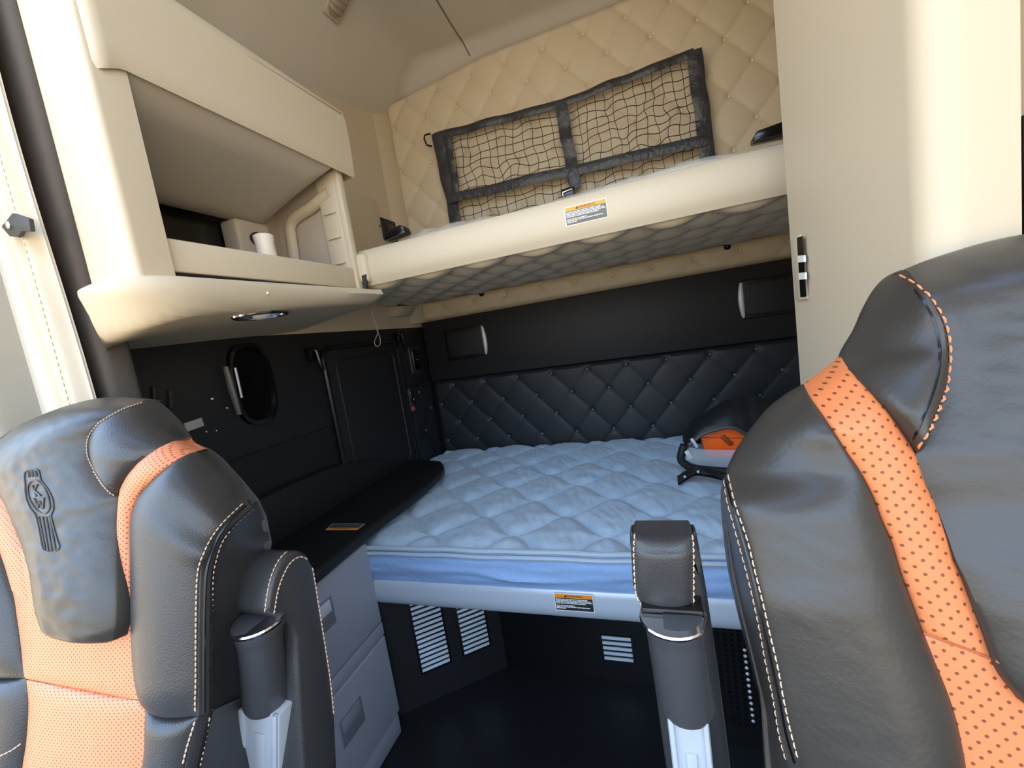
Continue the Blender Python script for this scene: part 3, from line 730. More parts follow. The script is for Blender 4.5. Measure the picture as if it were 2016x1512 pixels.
# ------------------------------------------------------------------ tall cabinet on the right
XW = .246
wd = thing('wardrobe', 'tall cream cabinet with rounded corner behind the right seat', 'cabinet', (.45, .65, ZF))
def rcorner(z0, z1, x0, x1, y0, y1, r, m):
    prof = [V((x0, y1, z0))]+[V((x0+r-r*math.cos(PI/2*k/10), y0+r-r*math.sin(PI/2*k/10), z0)) for k in range(11)]+[V((x1, y0, z0)), V((x1, y1, z0))]
    return m.prism(prof, (0, 0, z1-z0))
m = MB(); rcorner(ZF, 1.16, XW+.010, XR-.002, .49, .832, .03, m); m.build('carcass', BEIGE_P, wd)
m = MB(); rcorner(ZF+.06, 1.15, XW, .308, .480, .842, .028, m)
m.build('door', BEIGE_P, wd, sharp=20)
lt = [P(px, py, 'X', XW-.001) for px, py in ((1560, 470), (1578, 462), (1592, 588), (1571, 592))]
m = MB().prism([p+V((.001, 0, 0)) for p in lt], (-.004, 0, 0), .001); lo = m.build('latch_plate', BEIGE_P, wd, label='cream latch recess plate')
def lq(x0, y0, x1, y1, x2, y2, x3, y3, k): return MB().prism([P(a, b, 'X', XW-.005) for a, b in ((x0, y0), (x1, y1), (x2, y2), (x3, y3))], (-k, 0, 0))
lq(1570, 468, 1581, 464, 1588, 584, 1577, 585, .001).build('latch_slot', GLOSSY, lo)
m = MB()
for (y0, y1) in ((503, 516), (537, 550)): 
    x0 = 1572+(y0-468)*.06; m2 = lq(x0, y0, x0+12, y0-1, x0+13, y1-1, x0+1, y1, .003); m.add(m2.v, m2.f)
m.build('latch_bars', WHITE, lo, label='white latch bars')
m = MB().box(.3095, .3145, .480, .70, -.3, .115, .001); m.build('hinge_gap', GLOSSY, wd, label='black gap strip')
m = MB().box(.3150, .42, .477, .80, ZF+.06, 1.15, .006); m.build('side_post', BEIGE, wd)

# ------------------------------------------------------------------ bag on the bed with orange case
bg = thing('bag', 'black soft bag with clear window lying on the mattress beside the right seat', 'bag', (.24, 1.4, MZ))
def byz(px, py, y): return P(px, py, 'Y', y)
YO = 1.34
topc = [(1345, 872), (1347, 860), (1352, 846), (1362, 833), (1388, 812), (1428, 789), (1452, 779), (1468, 783), (1486, 776), (1510, 786), (1560, 790), (1600, 800)]
botc = [(1351, 880), (1365, 868), (1379, 856), (1390, 851), (1405, 846), (1420, 842), (1433, 840), (1448, 843), (1470, 856), (1500, 880), (1560, 900), (1600, 910)]
TC = [P(p.x, p.y, 'Y', YO+.08) for p in spl(topc, 40)]; BC = [P(p.x, p.y, 'Y', YO-.02) for p in spl(botc, 40)]
def hood(u, v):
    i = int(round(u*39)); p = BC[i].lerp(TC[i], v)
    return p+V((0, -.02*math.sin(PI*v), .012*math.sin(PI*v)+.004*noise.noise(p*30)))
def hback(u, v):
    i = int(round(u*39)); p = TC[i]; q = V((p.x+.01, min(1.66, p.y+.13), MZ+.01))
    r_ = p.lerp(q, v); return r_+V((0, .02*math.sin(PI*v), .02*math.sin(PI*v)))
m = MB(); m.grid(hood, 39, 14); m.grid(hback, 39, 8); m.build('hood', BAGM, bg)
m = MB(); m.tube([p+V((0, -.004, 0)) for p in BC], .006, 8); m.build('zip_edge', mat('grey_zip', (72, 70, 68), .5), bg)
# lower rim and strap
rimc = [(1347, 876), (1342, 892), (1340, 904), (1346, 912), (1360, 921), (1385, 925), (1410, 926), (1440, 930), (1480, 936), (1540, 940)]
RC = [P(p.x, p.y, 'Y', YO-.04) for p in spl(rimc, 30)]
m = MB(); m.tube(RC, [.012]*30, 10); m.build('rim', BAGM, bg)
m = MB(); st = [P(px, py, 'Z', MZ+.006+dz) for px, py, dz in ((1334, 946, 0), (1350, 936, .012), (1366, 928, .03), (1388, 930, .03), (1420, 938, .015), (1450, 950, .004))]
stp = [V(p) for p in spl([tuple(p) for p in st], 24)]
m.grid(lambda u, v: stp[int(round(u*23))]+V((0, .045*(v-.5)*(1-.4*u), .012*math.sin(PI*v)+.006*noise.noise(V((u*9, v*5, 2))))), 23, 8)
m.grid(lambda u, v: stp[int(round(u*23))]+V((0, .045*(v-.5)*(1-.4*u), -.006)), 23, 8); m.build('strap', CORD, bg, label='black folded strap')
for k_ in (3, 9): MB().sphere(stp[k_]+V((0, -.02, .006)), .004, n=8).build('rivet', SILVER, bg)
# clear window
wt = [(1353, 880), (1370, 883), (1390, 885), (1420, 886), (1448, 886), (1490, 888), (1530, 890)]; wb_ = [(1350, 905), (1370, 914), (1395, 918), (1420, 920), (1445, 921), (1490, 925), (1530, 928)]
WT = [P(p.x, p.y, 'Y', YO-.03) for p in spl(wt, 20)]; WB = [P(p.x, p.y, 'Y', YO-.045) for p in spl(wb_, 20)]
m = MB().grid(lambda u, v: WB[int(round(u*19))].lerp(WT[int(round(u*19))], v)+V((0, -.012*math.sin(PI*v), 0)), 19, 8); m.build('clear_window', VINYLW, bg, label='clear vinyl window')
m = MB(); a = P(1356, 895, 'Y', YO-.05); m.obox(a, (.006, 0, -.012), (0, .003, 0), (.006, 0, .003), .001); a = P(1367, 872, 'Y', YO-.035); m.obox(a, (.007, 0, -.014), (0, .003, 0), (.004, 0, .002), .001); m.build('buckle', SILVER, bg)
# orange case inside
ca = thing('tool_case', 'bright orange plastic case inside the black bag', 'case', (.2, 1.37, MZ))
fr_ = [(1380, 859), (1400, 850), (1421, 843), (1434, 842), (1448, 845), (1470, 857), (1500, 872), (1500, 884), (1448, 884), (1386, 884)]
m = MB().prism([P(px, py, 'Y', YO) for px, py in fr_], (0, .06, 0), .003); body = m.build('lid', ORANGE_H, ca)
m = MB().prism([P(px, py, 'Y', YO-.004) for px, py in ((1386, 884), (1500, 884), (1500, 905), (1392, 900))], (0, .06, 0), .003); m.build('base', mat('orange_base', (235, 84, 40), .5), ca)
m = MB(); m.tube([P(1381, 861.5, 'Y', YO-.001), P(1468, 862.5, 'Y', YO-.001)], .0014, 5); m.build('seam', BROWN_H, ca)
a = P(1421, 858, 'Y', YO-.002); b = P(1441, 876, 'Y', YO-.002); d = (b-a).normalized(); w = V((0, -1, 0)).cross(d)
m = MB().obox((a+b)/2, d*((b-a).length/2), w*.0075, (0, .003, 0), .003, 3); m.build('slot', BROWN_H, ca, label='brown slot')
b_ = 0

# ------------------------------------------------------------------ seats
class Seat:
    def __init__(s, O, theta, rec, root):
        th, ph = math.radians(theta), math.radians(rec)
        s.N = V((math.sin(th)*math.cos(ph), -math.cos(th)*math.cos(ph), math.sin(ph))).normalized(); s.O = V(O); s.root = root
        s.surf = []
    def p(s, q):
        d = ray(q[0], q[1]); dd = q[2] if len(q) > 2 else 0.
        return d*(((s.O-s.N*dd).dot(s.N))/d.dot(s.N))
    def mir(s, p):                                       # mirror across the seat's middle plane
        ex = V((-s.N.y, s.N.x, 0)).normalized(); return p-ex*(2*(p-s.O).dot(ex))
    def strip(s, name, Lc, Rc, m, T=None, B=None, puff=.01, nt=60, nu=20, pw=2.4, skirt=.005, wr=0., label=None, parent=None, tend=(.15, .15), twin=False):
        """a cushion panel between two seams; T and B shape its upper and lower end seams"""
        L = [s.p(q) for q in spl(Lc, nt+1)]; R = [s.mir(p) for p in L] if Rc == 'mirror' else [s.p(q) for q in spl(Rc, nt+1)]
        def endc(E):
            if not E: return None
            if Rc != 'mirror': return [s.p(q) for q in spl(E, nu+1)]
            h = [s.p(q) for q in spl(E, nu//2+1)]; return h[:nu//2]+[(h[-1]+s.mir(h[-1]))/2]+[s.mir(p) for p in h[:nu//2]][::-1]
        Tq, Bq = endc(T), endc(B)
        def f(u, v):
            i = int(round(v*nt)); j = int(round(u*nu)); p = L[i].lerp(R[i], u)
            if Tq: p = p+(Tq[j]-L[0].lerp(R[0], u))*max(0, 1-v*1.6)**2
            if Bq: p = p+(Bq[j]-L[nt].lerp(R[nt], u))*max(0, 1-(1-v)*1.6)**2
            pu = 1-abs(2*u-1)**pw
            te = min(1, v/tend[0] if tend[0] else 1, (1-v)/tend[1] if tend[1] else 1)
            te = math.sin(PI/2*max(0, te))**.6
            h = puff*pu**.8*te
            if wr: h += wr*noise.noise(V((p.x*60+p.z*38, p.z*90, 3)))*pu*te
            return p+s.N*h
        mb = MB(); W = sum((L[i]-R[i]).length for i in range(0, nt+1, 6))/(len(range(0, nt+1, 6)))
        Ltot = sum((L[i+1].lerp(R[i+1], .5)-L[i].lerp(R[i], .5)).length for i in range(nt))
        def uvf(u, v):
            p = f(u, v); ex = V((s.N.y*-1, s.N.x, 0)).normalized(); return (p.dot(ex), (p-s.O).dot(s.N.cross(ex)))
        mb.grid(f, nu, nt, uvf); s.surf.append((mb.v[:], mb.f[:]))
        w = nu+1; bd = [i for i in range(w)]+[j*w+nu for j in range(1, nt+1)]+[nt*w+i for i in range(nu-1, -1, -1)]+[j*w for j in range(nt-1, 0, -1)]
        n0 = len(mb.v); pts = [mb.v[i] for i in bd]; cen = sum(pts, V((0, 0, 0)))/len(pts)
        sk = [p-s.N*skirt for p in pts]; k = len(bd)
        o = len(mb.v); mb.v += sk; 
        for i, q in enumerate(bd): mb.uv[o+i] = mb.uv[q]
        for i in range(k): mb.f.append((bd[i], bd[(i+1) % k], o+(i+1) % k, o+i))
        if twin:
            t2 = MB(); t2.v = [s.mir(p) for p in mb.v]; t2.f = mb.f[:]; t2.uv = dict(mb.uv); t2.build(name, m, parent or s.root, sharp=55)
        return mb.build(name, m, parent or s.root, sharp=55, label=label)
    def finish(s):
        vs, fs = [], []
        for v, f in s.surf:
            o = len(vs); vs += v; fs += [tuple(i+o for i in q) for q in f]
        s.b = BVHTree.FromPolygons(vs, fs)
    def on(s, px, py):
        h = s.b.ray_cast(V((0, 0, 0)), ray(px, py))
        if h[0] is None: return None
        n = h[1] if h[1].dot(ray(px, py)) < 0 else -h[1]
        return h[0], n
    def stitch(s, curves, step, dash, r, m, name='stitching', parent=None, lift=.0012):
        mb = MB()
        for cv in curves:
            q = spl(cv, 400); L = 0; acc = 0; start = None
            for i in range(1, 400):
                dl = (q[i].xy-q[i-1].xy).length; acc += dl
                if start is None: start = q[i-1]
                if acc >= dash and start is not None and start != 'gap':
                    a = s.on(start.x, start.y); b = s.on(q[i].x, q[i].y)
                    if a and b and (a[0]-b[0]).length < .03: mb.tube([a[0]+a[1]*lift*.3, (a[0]+b[0])/2+(a[1]+b[1])/2*lift, b[0]+b[1]*lift*.3], [r*.7, r, r*.7], 5)
                    start = 'gap'
                if acc >= step: acc = 0; start = None
        if mb.v: return mb.build(name, m, parent or s.root, fix=False)
    def line(s, cv, n, r, mb, lift=.0004, closed=False):
        pts = []
        for q in spl(cv, n, closed):
            h = s.on(q.x, q.y)
            if h: pts.append(h[0]+h[1]*lift)
        if closed: pts = pts[:-1]
        if len(pts) > 1: mb.tube(pts, r, 5, closed)

# ---- left seat
ls = thing('truck_seat', 'black and orange leather seat with embossed headrest, folded armrest, on the left', 'seat', (-.70, .30, ZF))
s = Seat((-.70, .27, -.12), 8, 14, ls)
wingR = [(290, 787, .05), (243, 802, .02), (208, 822, .005), (187, 843), (178, 866), (181, 899), (198, 934), (215, 958), (233, 976)]
orU = [(371, 862, .06), (347, 867, .03), (312, 882, .01), (278, 906), (262, 922), (250, 937), (240, 955), (234, 975)]
orL = [(403, 884, .06), (382, 889, .03), (347, 906, .01), (312, 934), (278, 968), (262, 1000), (257, 1031), (258, 1107), (259, 1150), (260, 1186)]
insL = [(-5, 1085), (24, 1163), (34, 1220), (41, 1271), (47, 1329), (52, 1337)]
st1 = [(482, 991, .05), (444, 1027, .02), (420, 1059, .01), (404, 1093), (394, 1128), (391, 1194), (390, 1285), (390, 1340), (389, 1380), (389, 1410)]
st2 = [(496, 1000, .055), (458, 1034, .03), (434, 1066, .02), (422, 1100, .015), (415, 1135, .01), (413, 1211, .01), (412, 1290, .01), (412, 1340, .01), (412, 1403, .01)]
s.strip('headrest_wing', wingR, orU, LEATHER, T=[(290, 787, .05), (312, 795, .06), (347, 828, .065), (371, 862, .06)], puff=.012)
s.strip('orange_band', orU[:-1]+[(236, 968), (233, 1003), (232, 1080), (232, 1150), (233, 1207)], orL, ORANGE1, puff=.005, nu=12, tend=(0, .02))
s.strip('insert_panel', insL, [(258, 1085, .006), (259, 1186), (261, 1271), (268, 1339), (274, 1378)], ORANGE1, B=[(52, 1337), (101, 1346), (169, 1359), (225, 1370), (274, 1378)], puff=.004, tend=(0, .12))
s.strip('orange_band', [(-60, 950), (-20, 1040), (0, 1085), (24, 1163)], [(-20, 950), (0, 977), (14, 1003), (35, 1055), (49, 1090), (62, 1142), (69, 1187)], ORANGE1, puff=.004, nu=10, tend=(0, .02))
s.strip('insert_panel', [(52, 1339), (56, 1390), (52, 1457), (44, 1512), (35, 1600), (30, 1700)], [(275, 1380), (285, 1394), (286, 1424), (285, 1474), (281, 1512), (275, 1600), (270, 1700)], ORANGE1, T=[(52, 1339), (101, 1348), (169, 1361), (225, 1372), (275, 1380)], puff=.006, tend=(.12, 0))
s.strip('side_bolster', orL[:-1]+[(259, 1186), (261, 1271), (268, 1339), (274, 1378), (288, 1395)], st1, LEATHER, T=[(403, 884, .06), (427, 902, .06), (469, 947, .06), (482, 991, .05)], B=[(288, 1395), (305, 1403), (325, 1411), (356, 1413), (389, 1410)], puff=.016, nt=90, nu=30, pw=2.2)
s.strip('seam_band', st1, st2, LEATHER, puff=.002, nu=8, tend=(0, 0))
s.strip('side_panel', st2, [(500, 988, .085), (510, 1010, .095), (518, 1035, .1), (525, 1067, .1), (520, 1110, .1), (508, 1180, .1), (497, 1250, .1), (492, 1320, .1), (488, 1369, .1)], LEATHER, puff=.008, nu=16)
s.strip('side_bolster', [(285, 1394), (286, 1424), (285, 1474), (281, 1512), (275, 1600), (270, 1700)], [(389, 1412), (383, 1425), (372, 1470), (364, 1512), (350, 1600), (340, 1700)], LEATHER, T=[(285, 1394), (305, 1405), (325, 1413), (356, 1415), (389, 1412)], puff=.010, tend=(.1, 0))
s.strip('seam_band', [(389, 1412), (383, 1425), (372, 1470), (364, 1512), (350, 1600), (340, 1700)], [(412, 1404, .01), (408, 1420, .01), (397, 1470, .01), (388, 1512, .01), (375, 1600, .01), (365, 1700, .01)], LEATHER, puff=.002, nu=8, tend=(0, 0))
s.strip('side_panel', [(412, 1404, .01), (408, 1420, .01), (397, 1470, .01), (388, 1512, .01), (375, 1600, .01), (365, 1700, .01)], [(488, 1370, .1), (485, 1420, .1), (485, 1512, .1), (480, 1600, .1), (478, 1700, .1)], LEATHER, puff=.008, nu=16)
s.strip('side_bolster', [(-115, 1000, .05), (-100, 1060, .02), (-90, 1150), (-85, 1250), (-75, 1335)], [(-60, 950), (-20, 1040), (0, 1085), (24, 1163), (34, 1220), (41, 1271), (47, 1329), (51, 1336)], LEATHER, puff=.014)
s.strip('side_bolster', [(-75, 1338), (-70, 1420), (-70, 1512), (-70, 1700)], [(51, 1337), (56, 1390), (52, 1457), (44, 1512), (35, 1600), (30, 1700)], LEATHER, puff=.012, tend=(.1, 0))
padL = [(-60, 905, .04), (-45, 930, .01), (-20, 955), (0, 977), (14, 1003), (35, 1055, -.004), (49, 1090, -.008), (62, 1142, -.012), (69, 1187, -.014), (80, 1222, -.014), (98, 1244, -.014)]
padR = wingR[:-1]+[(233, 976), (233, 1003), (232, 1080, -.006), (232, 1159, -.012), (231, 1225, -.014), (224, 1261, -.014)]
s.strip('headrest_pad', padL, padR, LEATHER2, T=[(-60, 905, .04), (-20, 880, .05), (0, 867, .05), (45, 835, .05), (104, 809, .05), (153, 793, .05), (194, 784, .05), (243, 781, .05), (290, 787, .05)],
        B=[(98, 1244, -.014), (132, 1256, -.014), (174, 1265, -.014), (205, 1266, -.014), (224, 1261, -.014)], puff=.016, nt=110, nu=50, wr=.0014, tend=(.12, .06), skirt=.02)
s.strip('headrest_wing', [(-108, 935, .06), (-114, 970, .055), (-116, 998, .05)], [(-62, 905, .04), (-56, 930, .015), (-60, 950, 0)], LEATHER, puff=.006, nt=20, nu=12)
s.finish()
Z8 = lambda pts: [(x*.3472, 760+y*.3472) for x, y in pts]
m = MB()
s.line(Z8([(143, 548), (140, 510), (148, 482), (185, 470), (218, 478), (228, 512), (236, 540), (275, 590), (300, 645), (303, 700), (292, 735), (305, 800), (325, 870), (338, 915), (318, 935), (285, 941), (252, 932), (240, 905), (228, 840), (205, 740), (172, 690), (148, 625)]), 90, .0008, m, closed=True)
s.line(Z8([(160, 570), (185, 537), (218, 540), (255, 580), (278, 640), (283, 690), (262, 722), (228, 718), (190, 680), (165, 625)]), 60, .0008, m, closed=True)
for a_, b_ in (((163, 482), (168, 515)), ((182, 480), (188, 512)), ((202, 482), (208, 512))): s.line(Z8([a_, b_]), 6, .0013, m)
for a_, b_ in (((222, 740), (258, 925)), ((243, 740), (276, 935)), ((263, 740), (296, 935)), ((282, 735), (316, 928))): s.line(Z8([a_, b_]), 14, .0008, m)
for st_ in ([(186, 562), (207, 625)], [(216, 558), (196, 592)], [(197, 592), (232, 622)], [(196, 636), (218, 690)], [(218, 690), (224, 652)], [(224, 652), (246, 694)], [(246, 694), (250, 632)]): s.line(Z8(st_), 8, .0010, m)
m.build('embossed_emblem', mat('emboss_grey', (74, 74, 74), .5), ls, label='embossed crest with the letters K and W', fix=False)
s.stitch([[(280, 793), (243, 806), (205, 827), (183, 846), (172, 868), (173, 899), (190, 934), (208, 960), (226, 977)]], 6.5, 4.2, .0007, THREAD)
s.stitch([[(x-5, y+1) for x, y, *_ in st1[:-1]]+[(385, 1402)]], 10, 7.5, .0009, THREAD)
s.stitch([[(x+3, y) for x, y, *_ in st2]], 10, 7.5, .0009, THREAD)
s.stitch([[(384, 1420), (368, 1470), (358, 1512)], [(411, 1412), (400, 1470), (391, 1512)]], 11, 8.5, .001, THREAD)
s.stitch([[(0, 1488), (24, 1476), (49, 1458)]], 10, 8, .001, THREAD)
m = MB(); s.line([(483, 995), (452, 1026), (428, 1060), (413, 1098), (405, 1135), (402, 1200), (401, 1300), (401, 1405)], 60, .0016, m, 0); m.build('seam_groove', BLACK_S, ls, fix=False)
# shell
out = [(-95, 960), (-40, 890), (0, 870), (45, 838), (104, 812), (153, 797), (194, 788), (243, 786), (288, 791), (312, 800), (345, 833), (369, 866), (408, 884), (433, 902), (474, 947), (503, 982), (519, 1017), (529, 1067), (524, 1110), (508, 1180), (497, 1250), (490, 1369), (485, 1512), (478, 1700), (-70, 1700), (-80, 1300)]
m = MB().prism([s.p((x+(6 if x > 380 else 0), y+(9 if x < 350 else 0), .108)) for x, y in out], s.N*.014); m.build('back_shell', FELT, ls, label='grey felt seat back shell')
def seat_base(root, x, y):
    MB().box(x-.27, x+.27, y-.54, y-.015, -.68, -.50, .06, 4).build('seat_cushion', LEATHER, root)
    MB().box(x-.22, x+.22, y-.45, y+.04, -.90, -.68, .02).build('suspension_box', BLACK_P, root)
    MB().box(x-.2, x+.2, y-.4, y-.02, ZF, -.90).build('pedestal', BLACK_S, root)
seat_base(ls, -.70, .22)

def grip_part(px_top, py_top, px_bot, py_bot, y, r, par):
    a = P(px_top, py_top, 'Y', y); b = P(px_bot, py_bot, 'Y', y); L = (b-a).length; d = (b-a)/L
    g = MB().lathe(a, d, [(r*.9, 0), (r*1.1, .002), (r*1.12, L*.04), (r*1.02, L*.14), (r*.95, L*.25), (r*.98, L*.95), (r*.9, L)], 26).build('grip', mat('satin_black_grip', (64, 65, 68), .32), par, label='black plastic grip')
    return a, b, d
# armrest on the left seat
ar = thing('armrest', 'tmp', 'tmp', (-.45, .36, -.6)); del ar['label'], ar['category']; ar.parent = ls; ar.location = V(ar['_o'])-V(ls['_o'])
XA = -.445
prof = [(525, 1207), (528, 1185), (532, 1163), (539, 1135), (552, 1108), (569, 1089), (590, 1082), (606, 1091), (620, 1118), (634, 1203), (644, 1271), (654, 1339), (661, 1406), (666, 1512), (672, 1700), (604, 1700), (596, 1512), (590, 1406), (584, 1305), (583, 1257), (574, 1230), (556, 1216), (540, 1212)]
m = MB().prism([P(px, py, 'X', XA) for px, py in prof], (-.056, 0, 0), .006, 3); body = m.build('armrest_pad', LEATHER, ar); abv = m.bvh()
class A: pass
sa = Seat((0, 0, 0), 0, 0, ar); sa.b = abv
sa.stitch([[(522, 1204), (528, 1163), (535, 1134), (547, 1107), (565, 1087), (589, 1079), (606, 1086), (622, 1115), (636, 1200), (647, 1271), (657, 1339), (664, 1406)]], 9, 6.5, .0009, THREAD, parent=ar)
sa.stitch([[(539, 1207), (545, 1169), (555, 1137), (571, 1108), (590, 1096), (606, 1103), (614, 1118), (628, 1203), (639, 1271), (649, 1339), (656, 1406)]], 9, 6.5, .0009, THREAD, parent=ar)
grip_part(509, 1219, 525, 1382, .325, .0255, ar)
a = P(509, 1222, 'Y', .325); 
MB().lathe(a, (0, 0, -1), [(.029, -.001), (.030, .001), (.029, .004)], 26).build('ring', CHROME, ar, label='bright ring in place of the highlight on the grip')  # chrome ring stands in for the highlight on the grip's top edge
def bracket(x0, x1, y0, y1, z0, z1, par, tilt):
    m = MB(); c = V(((x0+x1)/2, (y0+y1)/2, (z0+z1)/2)); az = V((tilt, 0, (z1-z0)/2))
    w, dp = (x1-x0)/2, (y1-y0)/2
    m.obox(c, (w, 0, 0), (0, dp, 0), az, .003)
    for k, ww in ((-.82, .12), (.82, .12)): m.obox(c+V((k*w, -dp, 0)), (ww*w, 0, 0), (0, .003, 0), az, .001)
    m.obox(c+V((0, -dp, -.01)), (.28*w, 0, 0), (0, .0025, 0), az*.82, .002)
    return m.build('bracket', mat('silver_bracket', (172, 177, 184), .4, .1), par, label='ribbed silver bracket')
a = P(489, 1380, 'Y', .325); b = P(564, 1374, 'Y', .325); c = P(491, 1512, 'Y', .325); t_ = (c.x-a.x)/(c.z-a.z)
zb_ = -.62; zt_ = a.z+.004; bracket(a.x+t_*(zb_-a.z)/2+.001, b.x+t_*(zb_-a.z)/2-.001, .312, .345, zb_, zt_, ar, t_*(zt_-zb_)/2)

# ---- right seat
rs_ = thing('truck_seat', 'black and orange leather seat with folded armrest, close on the right', 'seat', (.33, .40, ZF))
s = Seat((.33, .36, -.13), 0, 14, rs_)
padLs = [(1765, 537, .04), (1797, 553, .02), (1826, 580, .005), (1850, 619), (1863, 651), (1868, 690), (1866, 740), (1857, 785), (1840, 825), (1818, 865), (1804, 893)]
padL = padLs+[(1810, 920), (1822, 953), (1841, 993), (1865, 1054, -.003), (1882, 1102, -.006), (1902, 1143, -.008), (1926, 1200, -.01), (1946, 1252, -.01), (1963, 1301, -.01), (1983, 1341, -.01), (2020, 1388, -.01)]
orL = [(1582, 756, .06), (1595, 782, .03), (1620, 818, .01), (1644, 853), (1669, 892), (1694, 928), (1720, 978), (1736, 1021), (1756, 1066), (1772, 1119), (1788, 1163), (1809, 1220), (1819, 1247)]
orR = [(1655, 701, .06), (1673, 729, .03), (1708, 768, .01), (1744, 807), (1772, 846), (1794, 878), (1804, 899), (1822, 953), (1841, 993), (1865, 1054), (1882, 1102), (1902, 1143), (1926, 1200), (1946, 1252), (1964, 1302)]
low = [(1845, 1313), (1865, 1362), (1882, 1414), (1894, 1467), (1902, 1512)]
stB = [(1431, 935, .05), (1444, 989, .02), (1469, 1062, .01), (1485, 1127, .005), (1499, 1183), (1513, 1244), (1529, 1313), (1541, 1378), (1554, 1438), (1570, 1499), (1590, 1580), (1610, 1700)]
stA = [(1424, 945, .06), (1430, 985, .045), (1440, 1021, .035), (1460, 1094, .025), (1477, 1159, .02), (1493, 1232, .015), (1505, 1297, .015), (1521, 1374, .015), (1533, 1447, .015), (1548, 1503, .015), (1568, 1580, .015), (1588, 1700, .015)]
s.strip('headrest_wing', [(1765, 537, .05), (1746, 544, .06), (1723, 569, .06), (1701, 608, .06), (1684, 647, .06), (1655, 701, .06), (1673, 729, .03), (1708, 768, .01), (1744, 807), (1772, 846), (1794, 878), (1803, 892)], padLs, LEATHER2, twin=True, puff=.014, nt=80, nu=26, tend=(.05, .1))
s.strip('orange_band', orL, orR, ORANGE2, twin=True, puff=.006, nu=14, tend=(0, .02))
s.strip('insert_panel', [(1819, 1248)]+low+[(1912, 1600), (1915, 1720)], 'mirror', ORANGE2, puff=.006, nu=40, tend=(.06, 0))
s.strip('side_bolster', [(1549, 775, .06), (1513, 804, .06), (1478, 846, .06), (1453, 882, .06), (1436, 915, .055)]+stB, orL+low+[(1912, 1600), (1915, 1720)], LEATHER2, twin=True, T=[(1549, 775, .06), (1566, 765, .06), (1582, 756, .06)], puff=.016, nt=110, nu=36, pw=2.2, tend=(.12, 0), wr=.0003)
s.strip('seam_band', stA, stB, LEATHER2, twin=True, puff=.002, nu=8, tend=(0, 0))
s.strip('side_panel', [(1424, 945, .075), (1420, 981, .08), (1424, 1042, .09), (1434, 1123, .09), (1452, 1204, .09), (1473, 1285, .09), (1493, 1366, .09), (1501, 1406, .09), (1503, 1467, .09), (1505, 1512, .09), (1508, 1600, .09), (1512, 1700, .09)], stA, LEATHER2, twin=True, puff=.004, nu=12, tend=(.05, 0))
s.strip('headrest_pad', padL, 'mirror', LEATHER2, T=[(1765, 537, .04), (1815, 516, .05), (1868, 498, .05), (1939, 477, .05), (2016, 461, .05), (2150, 443, .05)],
        B=[(2020, 1388, -.01), (2060, 1410, -.01), (2120, 1432, -.01)], puff=.018, nt=110, nu=70, wr=.0016, tend=(.12, .05), skirt=.02)
s.finish()
s.stitch([[(1772, 542), (1800, 556), (1824, 578), (1840, 598), (1855, 622), (1864, 645), (1871, 683), (1870, 722), (1862, 761), (1848, 800), (1828, 848), (1807, 887)]], 19, 12, .0009, mat('orange_thread', (222, 140, 98), .7), lift=.0015)
m = MB(); s.line([(1800, 570), (1833, 619), (1849, 676), (1849, 722), (1836, 775), (1815, 828), (1797, 866)], 50, .0012, m, -.0006); m.build('seam_groove', GLOSSY, rs_, fix=False)
s.stitch([[(x+2, y) for x, y, *_ in stA[:-2]]], 16, 12, .0006, THREAD, lift=.0008)
s.stitch([[(x+3, y) for x, y, *_ in stB[:-2]]], 17, 13, .0007, THREAD, lift=.0008)
m = MB(); s.line([((a_[0]+b_[0])/2, (a_[1]+b_[1])/2) for a_, b_ in zip([(1427, 945), (1436, 985), (1447, 1021), (1468, 1094), (1484, 1159), (1499, 1232), (1513, 1297), (1529, 1374), (1541, 1447), (1557, 1503)], [(1431, 945), (1444, 989), (1456, 1025), (1476, 1094), (1493, 1159), (1508, 1230), (1523, 1297), (1540, 1374), (1555, 1443), (1571, 1500)])], 60, .0013, m, 0); m.build('seam_groove', GLOSSY, rs_, fix=False)
m = MB(); s.line([(1817, 1246), (1870, 1266), (1920, 1284), (1966, 1303)], 20, .0012, m, -.0002); m.build('cross_seam', mat('orange_seam', (170, 92, 50), .6), rs_, fix=False)
out = [(1770, 540), (1746, 548), (1726, 572), (1704, 612), (1687, 651), (1655, 706), (1582, 760), (1549, 779), (1515, 807), (1481, 849), (1456, 886), (1434, 932), (1426, 981), (1428, 1042), (1438, 1123), (1456, 1204), (1477, 1285), (1496, 1366), (1507, 1512), (1515, 1700)]
out = [(2090, 458), (2016, 468), (1939, 484), (1868, 502), (1815, 520)]+out
op = [s.p((x, y, .072)) for x, y in out]; m = MB().prism(op+[s.mir(p) for p in op[::-1]], s.N*.007); m.build('back_shell', CARPET, rs_, label='dark felt seat back shell')
seat_base(rs_, .33, .31)
ar = thing('armrest', 'tmp', 'tmp', (-.005, .40, -.6)); del ar['label'], ar['category']; ar.parent = rs_; ar.location = V(ar['_o'])-V(rs_['_o'])
YA = .368
o_ = [(1247, 1040), (1252, 1033), (1259, 1030), (1350, 1030), (1358, 1033), (1363, 1040), (1370, 1052), (1375, 1068), (1384, 1118), (1392, 1163), (1401, 1220), (1418, 1339), (1438, 1491), (1462, 1700), (1340, 1700), (1309, 1512), (1285, 1339), (1268, 1237), (1258, 1200), (1245, 1169), (1243, 1129), (1239, 1068), (1241, 1052)]
m = MB().prism([V((P(px, py, 'Y', YA).x, YA+.006, P(px, py, 'Y', .403 if py < 1045 else YA).z)) for px, py in o_], (0, .030, 0), .008, 3); m.build('armrest_side', LEATHER, ar)
sa = Seat((0, YA, 0), 0, 0, ar)
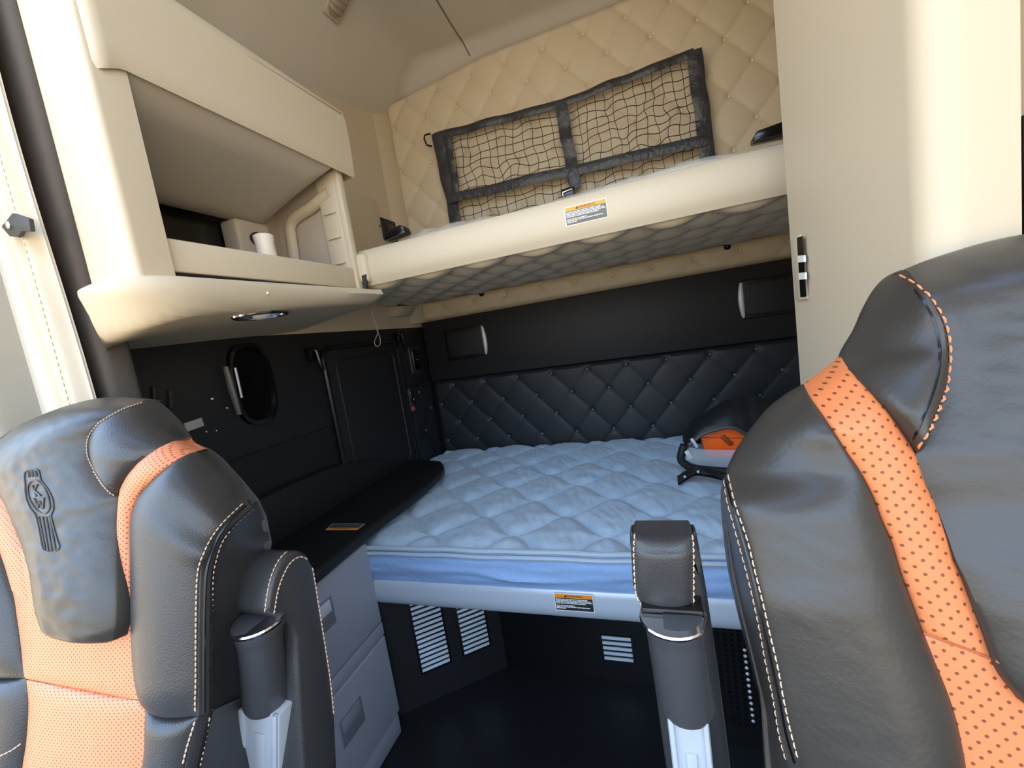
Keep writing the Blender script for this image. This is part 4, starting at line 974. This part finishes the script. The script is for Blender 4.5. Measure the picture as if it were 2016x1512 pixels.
sa.strip('armrest_pad', [(1250, 1044, .016), (1246, 1056, .004), (1246, 1074, .0), (1247, 1090, -.003), (1249, 1140, -.004), (1252, 1170, -.003), (1266, 1197, 0)], [(1359, 1044, .016), (1365, 1056, .004), (1366, 1074, 0), (1367, 1090, -.003), (1367, 1140, -.004), (1367, 1170, -.003), (1368, 1200, 0)], LEATHER, puff=.010, nt=40, nu=24, skirt=.02, tend=(.2, .1))
sa.finish()
sa.stitch([[(1250, 1052), (1249, 1090), (1251, 1140), (1254, 1170), (1266, 1193)], [(1363, 1054), (1364, 1090), (1364, 1140), (1364, 1190)]], 12, 9, .0008, THREAD, parent=ar)
grip_part(1324, 1206, 1351, 1392, .355, .0245, ar)
a = P(1324, 1213, 'Y', .352); m = MB(); m.lathe(a, (0, 0, -1), [(.0275, -.001), (.0285, .0005), (.0275, .003)], 26); m.build('ring', CHROME, ar, label='bright ring in place of the highlight on the grip')  # added ring again draws the rim highlight of the grip
MB().box(a.x-.026, a.x+.026, .352, .378, a.z+.001, a.z+.006, .002).build('grip_gap_shade', BLACK_S, ar)  # dark block stands in for the shaded gap between pad and grip
a = P(1312, 1390, 'Y', .355); b = P(1391, 1392, 'Y', .355); c = P(1326, 1512, 'Y', .355); t_ = (c.x-a.x)/(c.z-a.z)
zb_ = -.62; zt_ = a.z+.006; bracket(a.x+t_*(zb_-a.z)/2, b.x+t_*(zb_-a.z)/2, .340, .372, zb_, zt_, ar, t_*(zt_-zb_)/2)

# ------------------------------------------------------------------ light: sky and sunlit ground through the cab's windows
w = bpy.data.worlds.new('outdoors'); sc.world = w; w.use_nodes = True; nt = w.node_tree; bgn = nt.nodes['Background']
tc = nt.nodes.new('ShaderNodeTexCoord'); sx = nt.nodes.new('ShaderNodeSeparateXYZ'); nt.links.new(tc.outputs['Generated'], sx.inputs[0])
rp = nt.nodes.new('ShaderNodeValToRGB'); mr = nt.nodes.new('ShaderNodeMapRange'); mr.inputs[1].default_value = -1; mr.inputs[2].default_value = 1
nt.links.new(sx.outputs[2], mr.inputs[0]); nt.links.new(mr.outputs[0], rp.inputs[0]); nt.links.new(rp.outputs[0], bgn.inputs[0])
e = rp.color_ramp.elements; e[0].position = .0; e[0].color = (.95, .74, .50, 1); e[1].position = 1; e[1].color = (.28, .52, 1.0, 1)
for pos, col in ((.46, (1.0, .82, .58, 1)), (.53, (1.0, .95, .86, 1)), (.62, (.56, .76, 1.0, 1))):
    x = e.new(pos); x.color = col
mr2 = nt.nodes.new('ShaderNodeMapRange'); mr2.interpolation_type = 'SMOOTHSTEP'
for k, v_ in ((1, .0), (2, .45), (3, 4.6), (4, 10.)): mr2.inputs[k].default_value = v_
nt.links.new(sx.outputs[2], mr2.inputs[0]); nt.links.new(mr2.outputs[0], bgn.inputs[1])
for o in bpy.data.objects:
    if '_o' in o: del o['_o']
sc.view_settings.view_transform = 'Standard'; sc.view_settings.look = 'None'; sc.view_settings.gamma = 1
sc.view_settings.use_curve_mapping = False; sc.view_settings.exposure = -0.35
sc.cycles.use_denoising = True; sc.cycles.max_bounces = 10; sc.cycles.diffuse_bounces = 6; sc.cycles.transparent_max_bounces = 12
sc.cycles.sample_clamp_indirect = 8
